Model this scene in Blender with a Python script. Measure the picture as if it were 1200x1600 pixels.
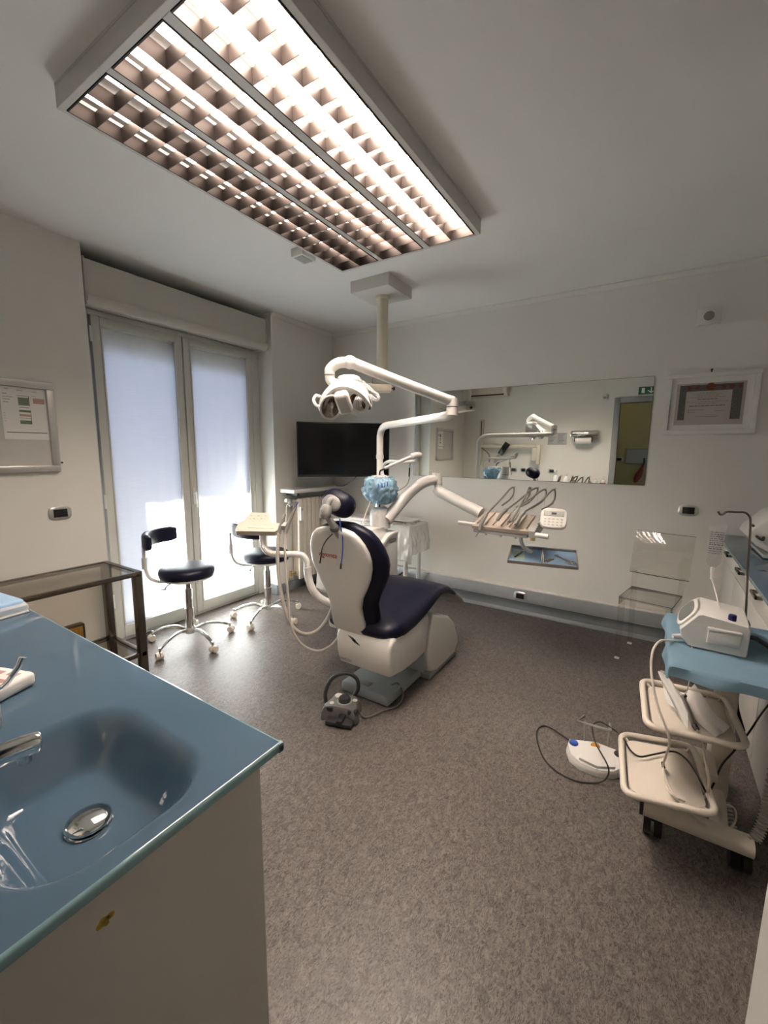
import bpy, bmesh, math, random
from mathutils import Vector, Matrix, Euler, noise as mnoise
random.seed(7)
scene = bpy.context.scene
COL = scene.collection
for o in list(bpy.data.objects):
    bpy.data.objects.remove(o)

# ------------------------------------------------------------------ camera
cam_data = bpy.data.cameras.new('camera')
cam_data.sensor_fit = 'HORIZONTAL'
cam_data.sensor_width = 36.0
cam_data.lens = 659.535 / 1200.0 * 36.0
cam_data.clip_start = 0.02
cam = bpy.data.objects.new('camera', cam_data)
COL.objects.link(cam)
_r = Vector((0.84163203, 0.53996847, 0.00946489))
_u = -Vector((0.08533157, -0.11565707, -0.98961708))
_b = -Vector((-0.53326734, 0.83370108, -0.14341705))
cam.matrix_world = Matrix(((_r.x, _u.x, _b.x, 0.0), (_r.y, _u.y, _b.y, 0.0),
                           (_r.z, _u.z, _b.z, 1.447), (0, 0, 0, 1)))
scene.camera = cam

# ------------------------------------------------------------------ sky, sun, exposure
world = bpy.data.worlds.new('sky')
scene.world = world
world.use_nodes = True
wn = world.node_tree
wn.nodes.clear()
w_out = wn.nodes.new('ShaderNodeOutputWorld')
w_bg = wn.nodes.new('ShaderNodeBackground')
w_bg.inputs[0].default_value = (0.58, 0.67, 1.0, 1)
w_bg.inputs[1].default_value = 1.05
wn.links.new(w_bg.outputs[0], w_out.inputs[0])
sun_data = bpy.data.lights.new('sun', 'SUN')
sun_data.energy = 230.0
sun_data.angle = math.radians(0.6)
sun_data.color = (1.0, 0.98, 0.94)
sun = bpy.data.objects.new('sun', sun_data)
COL.objects.link(sun)
_el, _az = math.radians(40), math.radians(60)
_dir = Vector((math.cos(_el) * math.cos(_az), math.cos(_el) * math.sin(_az), -math.sin(_el)))
sun.rotation_euler = _dir.to_track_quat('-Z', 'Y').to_euler()
TUBE_STRENGTH = 88.0
TUBE_COLOR = (1.0, 0.84, 0.72)
vs = scene.view_settings
vs.view_transform = 'Standard'
vs.look = 'None'
vs.gamma = 1.0
vs.exposure = 0.27
vs.use_curve_mapping = False

# ------------------------------------------------------------------ room dimensions (metres)
XL, XR = -3.10, 1.03         # window wall, cabinet wall
YF, YB = 3.776, -0.08        # mirror wall, door wall
ZC = 2.70                    # ceiling
WY0, WY1 = 1.345, 2.878      # window recess
XW = -3.31                   # window plane

# ------------------------------------------------------------------ materials
def srgb(r, g, b):
    f = lambda c: c / 12.92 if c <= 0.04045 else ((c + 0.055) / 1.055) ** 2.4
    return (f(r / 255), f(g / 255), f(b / 255), 1.0)

def lin(c):
    return (c[0], c[1], c[2], 1.0) if len(c) == 3 else c

def new_mat(name):
    m = bpy.data.materials.new(name)
    m.use_nodes = True
    nt = m.node_tree
    return m, nt, nt.nodes['Principled BSDF'], nt.nodes['Material Output']

def mat(name, col, rough=0.5, metal=0.0, var=0.04, scale=30.0, bump=0.0, bscale=200.0,
        coat=0.0, spec=0.5, alpha=None):
    """procedural surface: a base colour with fine noise variation and an optional bump"""
    m, nt, b, out = new_mat(name)
    tc = nt.nodes.new('ShaderNodeTexCoord')
    nz = nt.nodes.new('ShaderNodeTexNoise')
    nz.inputs['Scale'].default_value = scale
    nz.inputs['Detail'].default_value = 3.0
    nt.links.new(tc.outputs['Object'], nz.inputs['Vector'])
    mr = nt.nodes.new('ShaderNodeMapRange')
    mr.inputs['To Min'].default_value = 1.0 - var
    mr.inputs['To Max'].default_value = 1.0 + var
    nt.links.new(nz.outputs['Fac'], mr.inputs['Value'])
    mx = nt.nodes.new('ShaderNodeVectorMath')
    mx.operation = 'SCALE'
    mx.inputs[0].default_value = col[:3]
    nt.links.new(mr.outputs[0], mx.inputs['Scale'])
    nt.links.new(mx.outputs[0], b.inputs['Base Color'])
    b.inputs['Roughness'].default_value = rough
    b.inputs['Metallic'].default_value = metal
    b.inputs['Specular IOR Level'].default_value = spec
    b.inputs['Coat Weight'].default_value = coat
    b.inputs['Coat Roughness'].default_value = 0.05
    if bump:
        n2 = nt.nodes.new('ShaderNodeTexNoise')
        n2.inputs['Scale'].default_value = bscale
        n2.inputs['Detail'].default_value = 2.0
        nt.links.new(tc.outputs['Object'], n2.inputs['Vector'])
        bp = nt.nodes.new('ShaderNodeBump')
        bp.inputs['Strength'].default_value = bump
        bp.inputs['Distance'].default_value = 0.002
        nt.links.new(n2.outputs['Fac'], bp.inputs['Height'])
        nt.links.new(bp.outputs[0], b.inputs['Normal'])
    if alpha is not None:
        b.inputs['Alpha'].default_value = alpha
    return m

def emit_mat(name, col, strength):
    m, nt, b, out = new_mat(name)
    nt.nodes.remove(b)
    e = nt.nodes.new('ShaderNodeEmission')
    e.inputs[0].default_value = lin(col)
    e.inputs[1].default_value = strength
    nt.links.new(e.outputs[0], out.inputs[0])
    return m

def clear_mat(name, tint, rough=0.02, ior=1.45, body=0.0, body_col=(0.8, 0.8, 0.8)):
    """thin clear sheet: tinted straight-through transmission plus a Fresnel reflection, optional haze"""
    m, nt, b, out = new_mat(name)
    nt.nodes.remove(b)
    t = nt.nodes.new('ShaderNodeBsdfTransparent')
    t.inputs[0].default_value = lin(tint)
    g = nt.nodes.new('ShaderNodeBsdfGlossy')
    g.inputs['Roughness'].default_value = rough
    lwt = nt.nodes.new('ShaderNodeLayerWeight')
    lwt.inputs['Blend'].default_value = 0.5
    pw = nt.nodes.new('ShaderNodeMath'); pw.operation = 'POWER'
    pw.inputs[1].default_value = 5.0
    nt.links.new(lwt.outputs['Facing'], pw.inputs[0])
    f0 = ((ior - 1) / (ior + 1)) ** 2
    fr = nt.nodes.new('ShaderNodeMath'); fr.operation = 'MULTIPLY_ADD'
    fr.inputs[1].default_value = 1 - f0
    fr.inputs[2].default_value = f0
    nt.links.new(pw.outputs[0], fr.inputs[0])
    last = t
    if body > 0:
        d = nt.nodes.new('ShaderNodeBsdfDiffuse')
        d.inputs[0].default_value = lin(body_col)
        mb = nt.nodes.new('ShaderNodeMixShader')
        mb.inputs[0].default_value = body
        nt.links.new(t.outputs[0], mb.inputs[1])
        nt.links.new(d.outputs[0], mb.inputs[2])
        last = mb
    mx = nt.nodes.new('ShaderNodeMixShader')
    nt.links.new(fr.outputs[0], mx.inputs[0])
    nt.links.new(last.outputs[0], mx.inputs[1])
    nt.links.new(g.outputs[0], mx.inputs[2])
    nt.links.new(mx.outputs[0], out.inputs[0])
    return m

def floor_mat():
    m, nt, b, out = new_mat('speckled linoleum')
    tc = nt.nodes.new('ShaderNodeTexCoord')
    def noise(scale, detail, rough, dist, stretch=(1, 1, 1), rot=0.0):
        mp = nt.nodes.new('ShaderNodeMapping')
        mp.inputs['Scale'].default_value = stretch
        mp.inputs['Rotation'].default_value = (0, 0, rot)
        nt.links.new(tc.outputs['Object'], mp.inputs['Vector'])
        n = nt.nodes.new('ShaderNodeTexNoise')
        n.inputs['Scale'].default_value = scale
        n.inputs['Detail'].default_value = detail
        n.inputs['Roughness'].default_value = rough
        n.inputs['Distortion'].default_value = dist
        nt.links.new(mp.outputs[0], n.inputs['Vector'])
        return n
    n1 = noise(50, 5, 0.65, 1.4, (1, 0.6, 1), 0.5)
    n2 = noise(115, 3, 0.6, 2.5, (1, 0.45, 1), -0.35)
    n3 = noise(3.0, 2, 0.5, 0.0)
    r1 = nt.nodes.new('ShaderNodeValToRGB')
    e = r1.color_ramp.elements
    e[0].position, e[0].color = 0.34, lin((0.088, 0.076, 0.068))
    e[1].position, e[1].color = 0.64, lin((0.178, 0.155, 0.140))
    nt.links.new(n1.outputs['Fac'], r1.inputs[0])
    r2 = nt.nodes.new('ShaderNodeValToRGB')
    e = r2.color_ramp.elements
    e[0].position, e[0].color = 0.36, lin((0.22, 0.215, 0.21))
    e[1].position, e[1].color = 0.53, lin((1.06, 1.06, 1.06))
    nt.links.new(n2.outputs['Fac'], r2.inputs[0])
    mm = nt.nodes.new('ShaderNodeMix'); mm.data_type = 'RGBA'; mm.blend_type = 'MULTIPLY'
    mm.inputs['Factor'].default_value = 0.8
    nt.links.new(r1.outputs[0], mm.inputs['A']); nt.links.new(r2.outputs[0], mm.inputs['B'])
    r3 = nt.nodes.new('ShaderNodeMapRange')
    r3.inputs['To Min'].default_value = 0.88; r3.inputs['To Max'].default_value = 1.12
    nt.links.new(n3.outputs['Fac'], r3.inputs['Value'])
    sc = nt.nodes.new('ShaderNodeVectorMath'); sc.operation = 'SCALE'
    nt.links.new(mm.outputs['Result'], sc.inputs[0]); nt.links.new(r3.outputs[0], sc.inputs['Scale'])
    nt.links.new(sc.outputs[0], b.inputs['Base Color'])
    b.inputs['Roughness'].default_value = 0.40
    b.inputs['Specular IOR Level'].default_value = 0.36
    bp = nt.nodes.new('ShaderNodeBump')
    bp.inputs['Strength'].default_value = 0.12
    bp.inputs['Distance'].default_value = 0.001
    nt.links.new(n2.outputs['Fac'], bp.inputs['Height'])
    nt.links.new(bp.outputs[0], b.inputs['Normal'])
    return m

def curtain_mat():
    m, nt, b, out = new_mat('white voile')
    nt.nodes.remove(b)
    tc = nt.nodes.new('ShaderNodeTexCoord')
    mp = nt.nodes.new('ShaderNodeMapping')
    mp.inputs['Scale'].default_value = (1, 6, 140)
    nt.links.new(tc.outputs['Object'], mp.inputs['Vector'])
    n = nt.nodes.new('ShaderNodeTexNoise'); n.inputs['Scale'].default_value = 1.0; n.inputs['Detail'].default_value = 2
    nt.links.new(mp.outputs[0], n.inputs['Vector'])
    mr = nt.nodes.new('ShaderNodeMapRange'); mr.inputs['To Min'].default_value = 0.86; mr.inputs['To Max'].default_value = 1.0
    nt.links.new(n.outputs['Fac'], mr.inputs['Value'])
    sc = nt.nodes.new('ShaderNodeVectorMath'); sc.operation = 'SCALE'
    sc.inputs[0].default_value = (0.86, 0.87, 0.9)
    nt.links.new(mr.outputs[0], sc.inputs['Scale'])
    d = nt.nodes.new('ShaderNodeBsdfDiffuse'); d.inputs[0].default_value = (0.7, 0.7, 0.7, 1)
    t = nt.nodes.new('ShaderNodeBsdfTranslucent')
    nt.links.new(sc.outputs[0], t.inputs[0])
    mx = nt.nodes.new('ShaderNodeMixShader'); mx.inputs[0].default_value = 0.62
    nt.links.new(d.outputs[0], mx.inputs[1]); nt.links.new(t.outputs[0], mx.inputs[2])
    nt.links.new(mx.outputs[0], out.inputs[0])
    return m

M = {}
M['wall'] = mat('wall paint', (0.75, 0.735, 0.685), 0.75, var=0.02, scale=4, bump=0.05, bscale=300)
M['ceiling'] = mat('ceiling paint', (0.80, 0.80, 0.775), 0.85, var=0.02, scale=3, bump=0.03)
M['corridor'] = mat('corridor paint', (0.50, 0.45, 0.22), 0.8, var=0.02)
M['floor'] = floor_mat()
M['cornice'] = mat('cornice paint', (0.74, 0.73, 0.68), 0.7)
M['grey_skirt'] = mat('grey skirting', (0.21, 0.225, 0.235), 0.45)
M['alu_duct'] = mat('anodised grey duct', (0.44, 0.46, 0.47), 0.38, metal=0.25)
M['frame_paint'] = mat('window frame paint', (0.62, 0.62, 0.57), 0.4)
M['door_frame'] = mat('grey door casing', (0.30, 0.31, 0.31), 0.4)
M['door_leaf'] = mat('door leaf lacquer', (0.62, 0.60, 0.56), 0.4)
M['shutter'] = mat('shutter box paint', (0.50, 0.485, 0.43), 0.5)
M['pvc'] = mat('shutter slats', (0.5, 0.48, 0.42), 0.5)
M['stone'] = mat('balcony concrete', (0.028, 0.028, 0.03), 0.9, var=0.1)
M['curtain'] = curtain_mat()
M['pane'] = clear_mat('window pane', (0.95, 0.97, 0.96), 0.0, 1.5)
M['white'] = mat('white lacquer', (0.76, 0.745, 0.71), 0.28, coat=0.25)
M['white_matt'] = mat('white matt plastic', (0.74, 0.725, 0.69), 0.5)
M['cream'] = mat('cream plastic', (0.72, 0.655, 0.565), 0.4)
M['grey_dk'] = mat('dark grey plastic', (0.13, 0.127, 0.122), 0.4)
M['pinkgrey'] = mat('console plastic', (0.58, 0.50, 0.42), 0.42)
M['beige'] = mat('beige plastic', (0.62, 0.58, 0.47), 0.45)
M['grey'] = mat('grey plastic', (0.29, 0.285, 0.27), 0.4)
M['grey_lt'] = mat('light grey plastic', (0.43, 0.435, 0.42), 0.4)
M['base_grey'] = mat('chair base enamel', (0.33, 0.365, 0.37), 0.35)
M['dark'] = mat('dark grey rubber', (0.022, 0.022, 0.024), 0.5)
M['black'] = mat('black plastic', (0.009, 0.009, 0.010), 0.35)
M['screen'] = mat('switched-off screen', (0.003, 0.003, 0.004), 0.16, spec=0.35)
M['navy'] = mat('navy leatherette', (0.0042, 0.0048, 0.019), 0.42, var=0.1, bump=0.05, bscale=500, spec=0.28)
M['chrome'] = mat('chrome', (0.82, 0.81, 0.79), 0.09, metal=1.0, var=0.0)
M['steel'] = mat('brushed steel', (0.52, 0.50, 0.47), 0.28, metal=1.0, var=0.08, scale=90)
M['bronze_steel'] = mat('dark brushed steel', (0.17, 0.15, 0.125), 0.26, metal=1.0, var=0.1, scale=60)
M['alu'] = mat('satin aluminium', (0.60, 0.59, 0.57), 0.34, metal=0.8)
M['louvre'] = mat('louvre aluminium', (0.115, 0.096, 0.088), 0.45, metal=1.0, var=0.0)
M['louvre_side'] = mat('louvre side aluminium', (0.030, 0.025, 0.023), 0.45, metal=1.0, var=0.0)  # same aluminium as the cross blades, colour darkened against lamp glare
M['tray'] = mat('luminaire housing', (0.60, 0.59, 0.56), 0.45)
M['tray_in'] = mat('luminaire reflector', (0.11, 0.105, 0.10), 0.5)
for _i, _k in enumerate((0.20, 0.34, 0.84)):
    M['tube%d' % _i] = emit_mat('fluorescent tube row %d' % (_i + 1), TUBE_COLOR, TUBE_STRENGTH * _k)
M['mirror'] = mat('mirror silver', (0.91, 0.93, 0.89), 0.003, metal=1.0, var=0.0)
M['mirror_edge'] = mat('mirror edge', (0.10, 0.13, 0.12), 0.2)
M['blue_glass'] = mat('blue painted glass', (0.074, 0.127, 0.184), 0.012, var=0.01, spec=0.65)
M['glass_edge'] = mat('glass edge', (0.20, 0.33, 0.36), 0.1, spec=0.6)
M['laminate'] = mat('cabinet laminate', (0.52, 0.485, 0.435), 0.5, var=0.02)
M['laminate_w'] = mat('white cabinet laminate', (0.70, 0.68, 0.63), 0.42, var=0.02)
M['stain'] = mat('dried yellow stain', (0.40, 0.27, 0.02), 0.5, var=0.4, scale=120)
M['board'] = mat('notice board felt', (0.55, 0.53, 0.50), 0.8, bump=0.1)
M['paper'] = mat('paper', (0.80, 0.78, 0.75), 0.8, var=0.02)
M['ink'] = mat('grey print', (0.13, 0.12, 0.12), 0.8)
M['ink_red'] = mat('red print', (0.50, 0.30, 0.25), 0.8)
M['lcd'] = mat('grey display', (0.15, 0.165, 0.16), 0.12)
M['ink_green'] = mat('green print', (0.17, 0.22, 0.15), 0.8)
M['logo_red'] = mat('red logo print', (0.42, 0.02, 0.02), 0.5)
M['parchment'] = mat('parchment', (0.44, 0.40, 0.36), 0.7, var=0.05)
M['ornament'] = mat('diploma ornament print', (0.11, 0.10, 0.09), 0.8, var=0.8, scale=130)
M['ornament_red'] = mat('diploma medallion print', (0.16, 0.05, 0.035), 0.8, var=0.4, scale=150)
M['green'] = mat('exit sign green', (0.004, 0.10, 0.045), 0.4)
M['sign_white'] = mat('exit sign white', (0.85, 0.87, 0.85), 0.4)
M['acrylic'] = clear_mat('clear acrylic', (0.972, 0.965, 0.952), 0.03, 1.62)
M['acrylic_edge'] = clear_mat('acrylic edge', (0.22, 0.18, 0.14), 0.05, 1.49)
M['clear'] = clear_mat('clear plastic', (0.95, 0.955, 0.95), 0.10, 1.5, 0.20)
M['film'] = clear_mat('plastic film', (0.96, 0.965, 0.95), 0.12, 1.7, 0.40, (0.93, 0.93, 0.90))
M['table_glass'] = clear_mat('smoked glass shelf', (0.80, 0.76, 0.70), 0.03, 1.5)
M['blue_film'] = clear_mat('blue plastic film', (0.76, 0.88, 0.95), 0.12, 1.6, 0.42, (0.44, 0.66, 0.80))
M['drape'] = mat('blue nonwoven drape', (0.165, 0.275, 0.36), 0.75, var=0.06, scale=60, bump=0.15)
M['blue'] = mat('blue plastic', (0.03, 0.09, 0.40), 0.4)
M['navyblue'] = mat('dark blue knob', (0.006, 0.008, 0.07), 0.35)
M['orange'] = mat('orange button', (0.70, 0.30, 0.03), 0.4)
M['hose'] = mat('grey silicone hose', (0.40, 0.37, 0.33), 0.45)
M['hose_dark'] = mat('dark grey hose', (0.20, 0.18, 0.16), 0.4)
M['cable'] = mat('black cable', (0.02, 0.018, 0.017), 0.5)
M['liner'] = mat('blue tray liner', (0.34, 0.52, 0.74), 0.6)
M['mint'] = mat('mint sachet', (0.50, 0.66, 0.55), 0.5)
M['red'] = mat('reddish leather', (0.22, 0.045, 0.035), 0.5)
M['bottle'] = mat('translucent bottle', (0.80, 0.81, 0.78), 0.25)
M['label_red'] = mat('red label', (0.45, 0.12, 0.06), 0.5)
M['brass'] = mat('brass', (0.55, 0.40, 0.16), 0.3, metal=1.0)
M['socket_box'] = mat('dark brown socket box', (0.045, 0.030, 0.02), 0.35)
M['amber'] = mat('amber label', (0.30, 0.16, 0.02), 0.4, var=0.7, scale=50)
M['reflector'] = mat('lamp reflector', (0.42, 0.36, 0.32), 0.06, metal=1.0)
M['added_corr_glow'] = emit_mat('added corridor glow', (1.0, 0.85, 0.42), 7.0)
M['grille'] = mat('grey grille', (0.24, 0.22, 0.20), 0.7)
M['lens'] = clear_mat('clear lens', (0.9, 0.9, 0.88), 0.08, 1.5, 0.2)

# ------------------------------------------------------------------ mesh helpers
WL = {}                       # world location of every object's origin

def tag(o, label=None, cat=None, group=None, kind=None):
    if label: o['label'] = label
    if cat: o['category'] = cat
    if group: o['group'] = group
    if kind: o['kind'] = kind
    return o

def thing(name, loc, label, cat, group=None):
    o = bpy.data.objects.new(name, None)
    o.empty_display_size = 0.1
    COL.objects.link(o)
    o.location = loc
    WL[o] = Vector(loc)
    return tag(o, label, cat, group)

def catmull(pts, n):
    P = [Vector(p) for p in pts]
    if len(P) < 3 or n <= 1:
        return P
    P = [2 * P[0] - P[1]] + P + [2 * P[-1] - P[-2]]
    out = []
    for i in range(1, len(P) - 2):
        p0, p1, p2, p3 = P[i - 1:i + 3]
        for k in range(n):
            t = k / n
            out.append(0.5 * ((2 * p1) + (p2 - p0) * t + (2 * p0 - 5 * p1 + 4 * p2 - p3) * t * t
                              + (3 * p1 - p0 - 3 * p2 + p3) * t ** 3))
    out.append(P[-2])
    return out

def sring(c, ax, ay, a, b, n=20, p=2.6):
    """superellipse ring around c in the plane of ax, ay"""
    c, ax, ay = Vector(c), Vector(ax), Vector(ay)
    out = []
    for i in range(n):
        t = 2 * math.pi * i / n
        ct, st = math.cos(t), math.sin(t)
        out.append(c + ax * (a * math.copysign(abs(ct) ** (2 / p), ct)) + ay * (b * math.copysign(abs(st) ** (2 / p), st)))
    return out

class MB:
    def __init__(s):
        s.bm = bmesh.new()
    def _add(s, vs, fs):
        V = [s.bm.verts.new(v) for v in vs]
        for f in fs:
            try: s.bm.faces.new([V[i] for i in f])
            except ValueError: pass
        return V
    def box(s, x0, x1, y0, y1, z0, z1, bev=0.0, seg=2, R=None, C=None):
        t = bmesh.new()
        bmesh.ops.create_cube(t, size=1.0)
        for v in t.verts:
            v.co = Vector(((x0 + x1) / 2 + v.co.x * (x1 - x0), (y0 + y1) / 2 + v.co.y * (y1 - y0), (z0 + z1) / 2 + v.co.z * (z1 - z0)))
        if bev > 0:
            bmesh.ops.bevel(t, geom=t.edges[:], offset=bev, segments=seg, affect='EDGES', profile=0.5)
        s._merge(t, R, C)
        return s
    def obox(s, c, size, rot=(0, 0, 0), bev=0.0, seg=2):
        R = rot if isinstance(rot, Matrix) else Euler(rot).to_matrix()
        a, b, d = size
        return s.box(-a / 2, a / 2, -b / 2, b / 2, -d / 2, d / 2, bev, seg, R, Vector(c))
    def _merge(s, t, R=None, C=None):
        t.verts.index_update()
        vs = [v.co.copy() for v in t.verts]
        if R is not None: vs = [R @ v for v in vs]
        if C is not None: vs = [v + Vector(C) for v in vs]
        s._add(vs, [[v.index for v in f.verts] for f in t.faces])
        t.free()
    def loft(s, rings, caps=True, closed=False):
        n = len(rings[0]); base = []
        vs = [p for r in rings for p in r]
        fs = []
        m = len(rings)
        for i in range(m if closed else m - 1):
            j = (i + 1) % m
            for k in range(n):
                l = (k + 1) % n
                fs.append([i * n + k, i * n + l, j * n + l, j * n + k])
        if caps and not closed:
            fs.append([k for k in range(n)][::-1]); fs.append([(m - 1) * n + k for k in range(n)])
        s._add(vs, fs)
        return s
    def cyl(s, p0, p1, r0, r1=None, seg=16):
        r1 = r0 if r1 is None else r1
        p0, p1 = Vector(p0), Vector(p1)
        q = (p1 - p0).to_track_quat('Z', 'Y').to_matrix()
        ax, ay = q @ Vector((1, 0, 0)), q @ Vector((0, 1, 0))
        ring = lambda c, r: [c + ax * (r * math.cos(2 * math.pi * i / seg)) + ay * (r * math.sin(2 * math.pi * i / seg)) for i in range(seg)]
        return s.loft([ring(p0, r0), ring(p1, r1)])
    def tube(s, pts, r, seg=8, n=6, closed=False, flat=1.0):
        P = catmull(pts, n)
        if closed: P = P[:-1] if (P[0] - P[-1]).length < 1e-6 else P
        m = len(P); rings = []
        t0 = (P[1] - P[0]).normalized()
        nv = t0.orthogonal().normalized()
        for i, p in enumerate(P):
            t = (P[min(i + 1, m - 1)] - P[max(i - 1, 0)])
            if t.length < 1e-9: t = t0
            t.normalize()
            nv = nv - t * nv.dot(t)
            if nv.length < 1e-6: nv = t.orthogonal()
            nv.normalize()
            bv = t.cross(nv)
            rr = r(i / (m - 1)) if callable(r) else r
            rings.append([p + nv * (rr * math.cos(2 * math.pi * k / seg)) + bv * (rr * flat * math.sin(2 * math.pi * k / seg)) for k in range(seg)])
        return s.loft(rings, closed=closed)
    def lathe(s, c, prof, seg=24, R=None):
        c = Vector(c); rings = []
        for r, z in prof:
            ring = [Vector((r * math.cos(2 * math.pi * i / seg), r * math.sin(2 * math.pi * i / seg), z)) for i in range(seg)]
            rings.append([(R @ v if R else v) + c for v in ring])
        return s.loft(rings)
    def prism(s, poly, axis, a, b, bev=0.0, seg=2):
        t = bmesh.new()
        mk = {'x': lambda u, v, w: Vector((w, u, v)), 'y': lambda u, v, w: Vector((u, w, v)), 'z': lambda u, v, w: Vector((u, v, w))}[axis]
        n = len(poly)
        A = [t.verts.new(mk(u, v, a)) for u, v in poly]; B = [t.verts.new(mk(u, v, b)) for u, v in poly]
        t.faces.new(A[::-1]); t.faces.new(B)
        for i in range(n):
            j = (i + 1) % n
            t.faces.new([A[i], A[j], B[j], B[i]])
        bmesh.ops.recalc_face_normals(t, faces=t.faces[:])
        if bev > 0:
            es = [e for e in t.edges if (e.verts[0] in A) == (e.verts[1] in A)]
            bmesh.ops.bevel(t, geom=es, offset=bev, segments=seg, affect='EDGES', profile=0.5)
        s._merge(t)
        return s
    def ell(s, c, rad, R=None, seg=20, rings=12, p=2.0):
        c = Vector(c); L = []
        for j in range(1, rings):
            ph = math.pi * j / rings - math.pi / 2
            ring = []
            for i in range(seg):
                th = 2 * math.pi * i / seg
                f = lambda v: math.copysign(abs(v) ** (2 / p), v)
                v = Vector((rad[0] * f(math.cos(ph)) * f(math.cos(th)), rad[1] * f(math.cos(ph)) * f(math.sin(th)), rad[2] * f(math.sin(ph))))
                ring.append((R @ v if R else v) + c)
            L.append(ring)
        return s.loft(L)
    def sheet(s, fn, nu, nv, th=0.0):
        """a sheet from fn(u, v); th gives it a real thickness along its normal"""
        G = [[Vector(fn(i / nu, j / nv)) for j in range(nv + 1)] for i in range(nu + 1)]
        idx = lambda i, j: i * (nv + 1) + j
        vs = [G[i][j] for i in range(nu + 1) for j in range(nv + 1)]
        fs = [[idx(i, j), idx(i + 1, j), idx(i + 1, j + 1), idx(i, j + 1)] for i in range(nu) for j in range(nv)]
        if th:
            N = []
            for i in range(nu + 1):
                for j in range(nv + 1):
                    du = G[min(i + 1, nu)][j] - G[max(i - 1, 0)][j]; dv = G[i][min(j + 1, nv)] - G[i][max(j - 1, 0)]
                    nn = du.cross(dv)
                    N.append(nn.normalized() if nn.length > 1e-12 else Vector((0, 0, 1)))
            k = len(vs)
            vs = vs + [vs[q] - N[q] * th for q in range(k)]
            fs = fs + [[k + q for q in f[::-1]] for f in fs[:]]
            rim = [idx(i, 0) for i in range(nu + 1)] + [idx(nu, j) for j in range(1, nv + 1)] + [idx(i, nv) for i in range(nu - 1, -1, -1)] + [idx(0, j) for j in range(nv - 1, 0, -1)]
            for q in range(len(rim)):
                a, b = rim[q], rim[(q + 1) % len(rim)]
                fs.append([b, a, a + k, b + k])
        s._add(vs, fs)
        return s
    def build(s, name, m, parent=None, smooth=True, angle=38, at=None, world=None):
        bmesh.ops.remove_doubles(s.bm, verts=s.bm.verts[:], dist=1e-6)
        bmesh.ops.recalc_face_normals(s.bm, faces=s.bm.faces[:])
        org = WL[parent] if parent is not None else (Vector(at) if at is not None else Vector((0, 0, 0)))
        for v in s.bm.verts: v.co -= org
        me = bpy.data.meshes.new(name)
        s.bm.to_mesh(me); s.bm.free()
        me.materials.append(M[m] if isinstance(m, str) else m)
        if smooth:
            for p in me.polygons: p.use_smooth = True
            me.set_sharp_from_angle(angle=math.radians(angle))
        o = bpy.data.objects.new(name, me)
        COL.objects.link(o)
        if parent is not None:
            o.parent = parent
        else:
            o.location = org
        WL[o] = org.copy()
        return o

def copy_at(o, delta, parent):
    """a copy of a part, moved, sharing its mesh"""
    c = o.copy(); COL.objects.link(c)
    c.parent = parent
    c.location = o.location + Vector(delta)
    WL[c] = WL[parent] + c.location
    return c

def copy_tree(o, parent=None):
    c = o.copy(); COL.objects.link(c)
    c.parent = parent
    for ch in list(o.children):
        copy_tree(ch, c)
    return c

def struct(name, b, m, **k):
    o = b.build(name, m, **k)
    o['kind'] = 'structure'
    return o

def rotm(a, b, c):
    """matrix whose columns are the given axes"""
    a, b, c = Vector(a), Vector(b), Vector(c)
    return Matrix(((a.x, b.x, c.x), (a.y, b.y, c.y), (a.z, b.z, c.z)))

def text(name, s, size, loc, R, m, parent, ext=0.0006):
    cu = bpy.data.curves.new(name, 'FONT')
    cu.body = s; cu.size = size; cu.align_x = 'CENTER'; cu.align_y = 'CENTER'; cu.extrude = ext; cu.offset = size * 0.004
    t = bpy.data.objects.new(name + '_tmp', cu); COL.objects.link(t)
    dg = bpy.context.evaluated_depsgraph_get()
    me = bpy.data.meshes.new_from_object(t.evaluated_get(dg))
    bpy.data.objects.remove(t)
    me.name = name
    off = Vector(loc) - WL[parent]
    for v in me.vertices: v.co = R @ v.co + off
    me.materials.clear(); me.materials.append(M[m])
    o = bpy.data.objects.new(name, me); COL.objects.link(o)
    o.parent = parent; WL[o] = WL[parent].copy()
    return o

RX_FACE_MY = rotm((1, 0, 0), (0, 0, 1), (0, -1, 0))     # text lying in a wall that faces -y
RX_FACE_PX = rotm((0, 1, 0), (0, 0, 1), (1, 0, 0))      # ... that faces +x
RX_FACE_PY = rotm((-1, 0, 0), (0, 0, 1), (0, 1, 0))     # ... that faces +y

# ================================================================== the room
struct('floor', MB().box(-3.52, XR + 0.1, -1.75, YF + 0.1, -0.1, 0.0), 'floor', smooth=False)
struct('ceiling', MB().box(-3.52, XR + 0.1, YB - 0.1, YF + 0.1, ZC, ZC + 0.1), 'ceiling', smooth=False)
struct('wall_front', MB().box(-3.52, XR + 0.1, YF, YF + 0.1, 0, ZC), 'wall', smooth=False)
b = MB()
b.box(-3.52, XL, YB - 0.1, WY0, 0, ZC)
b.box(-3.52, XL, WY1, YF, 0, ZC)
b.box(-3.52, -3.42, WY0, WY1, 2.37, ZC)
struct('wall_left', b, 'wall', smooth=False)
struct('wall_right', MB().box(XR, XR + 0.1, YB - 0.1, YF, 0, ZC), 'wall', smooth=False)
DX0, DX1, DZ = -0.545, 0.20, 2.215
b = MB()
b.box(XL, DX0, YB - 0.1, YB, 0, ZC)
b.box(DX1 + 0.005, XR, YB - 0.1, YB, 0, ZC)
b.box(DX0, DX1 + 0.005, YB - 0.1, YB, DZ, ZC)
struct('wall_back', b, 'wall', smooth=False)
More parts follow.
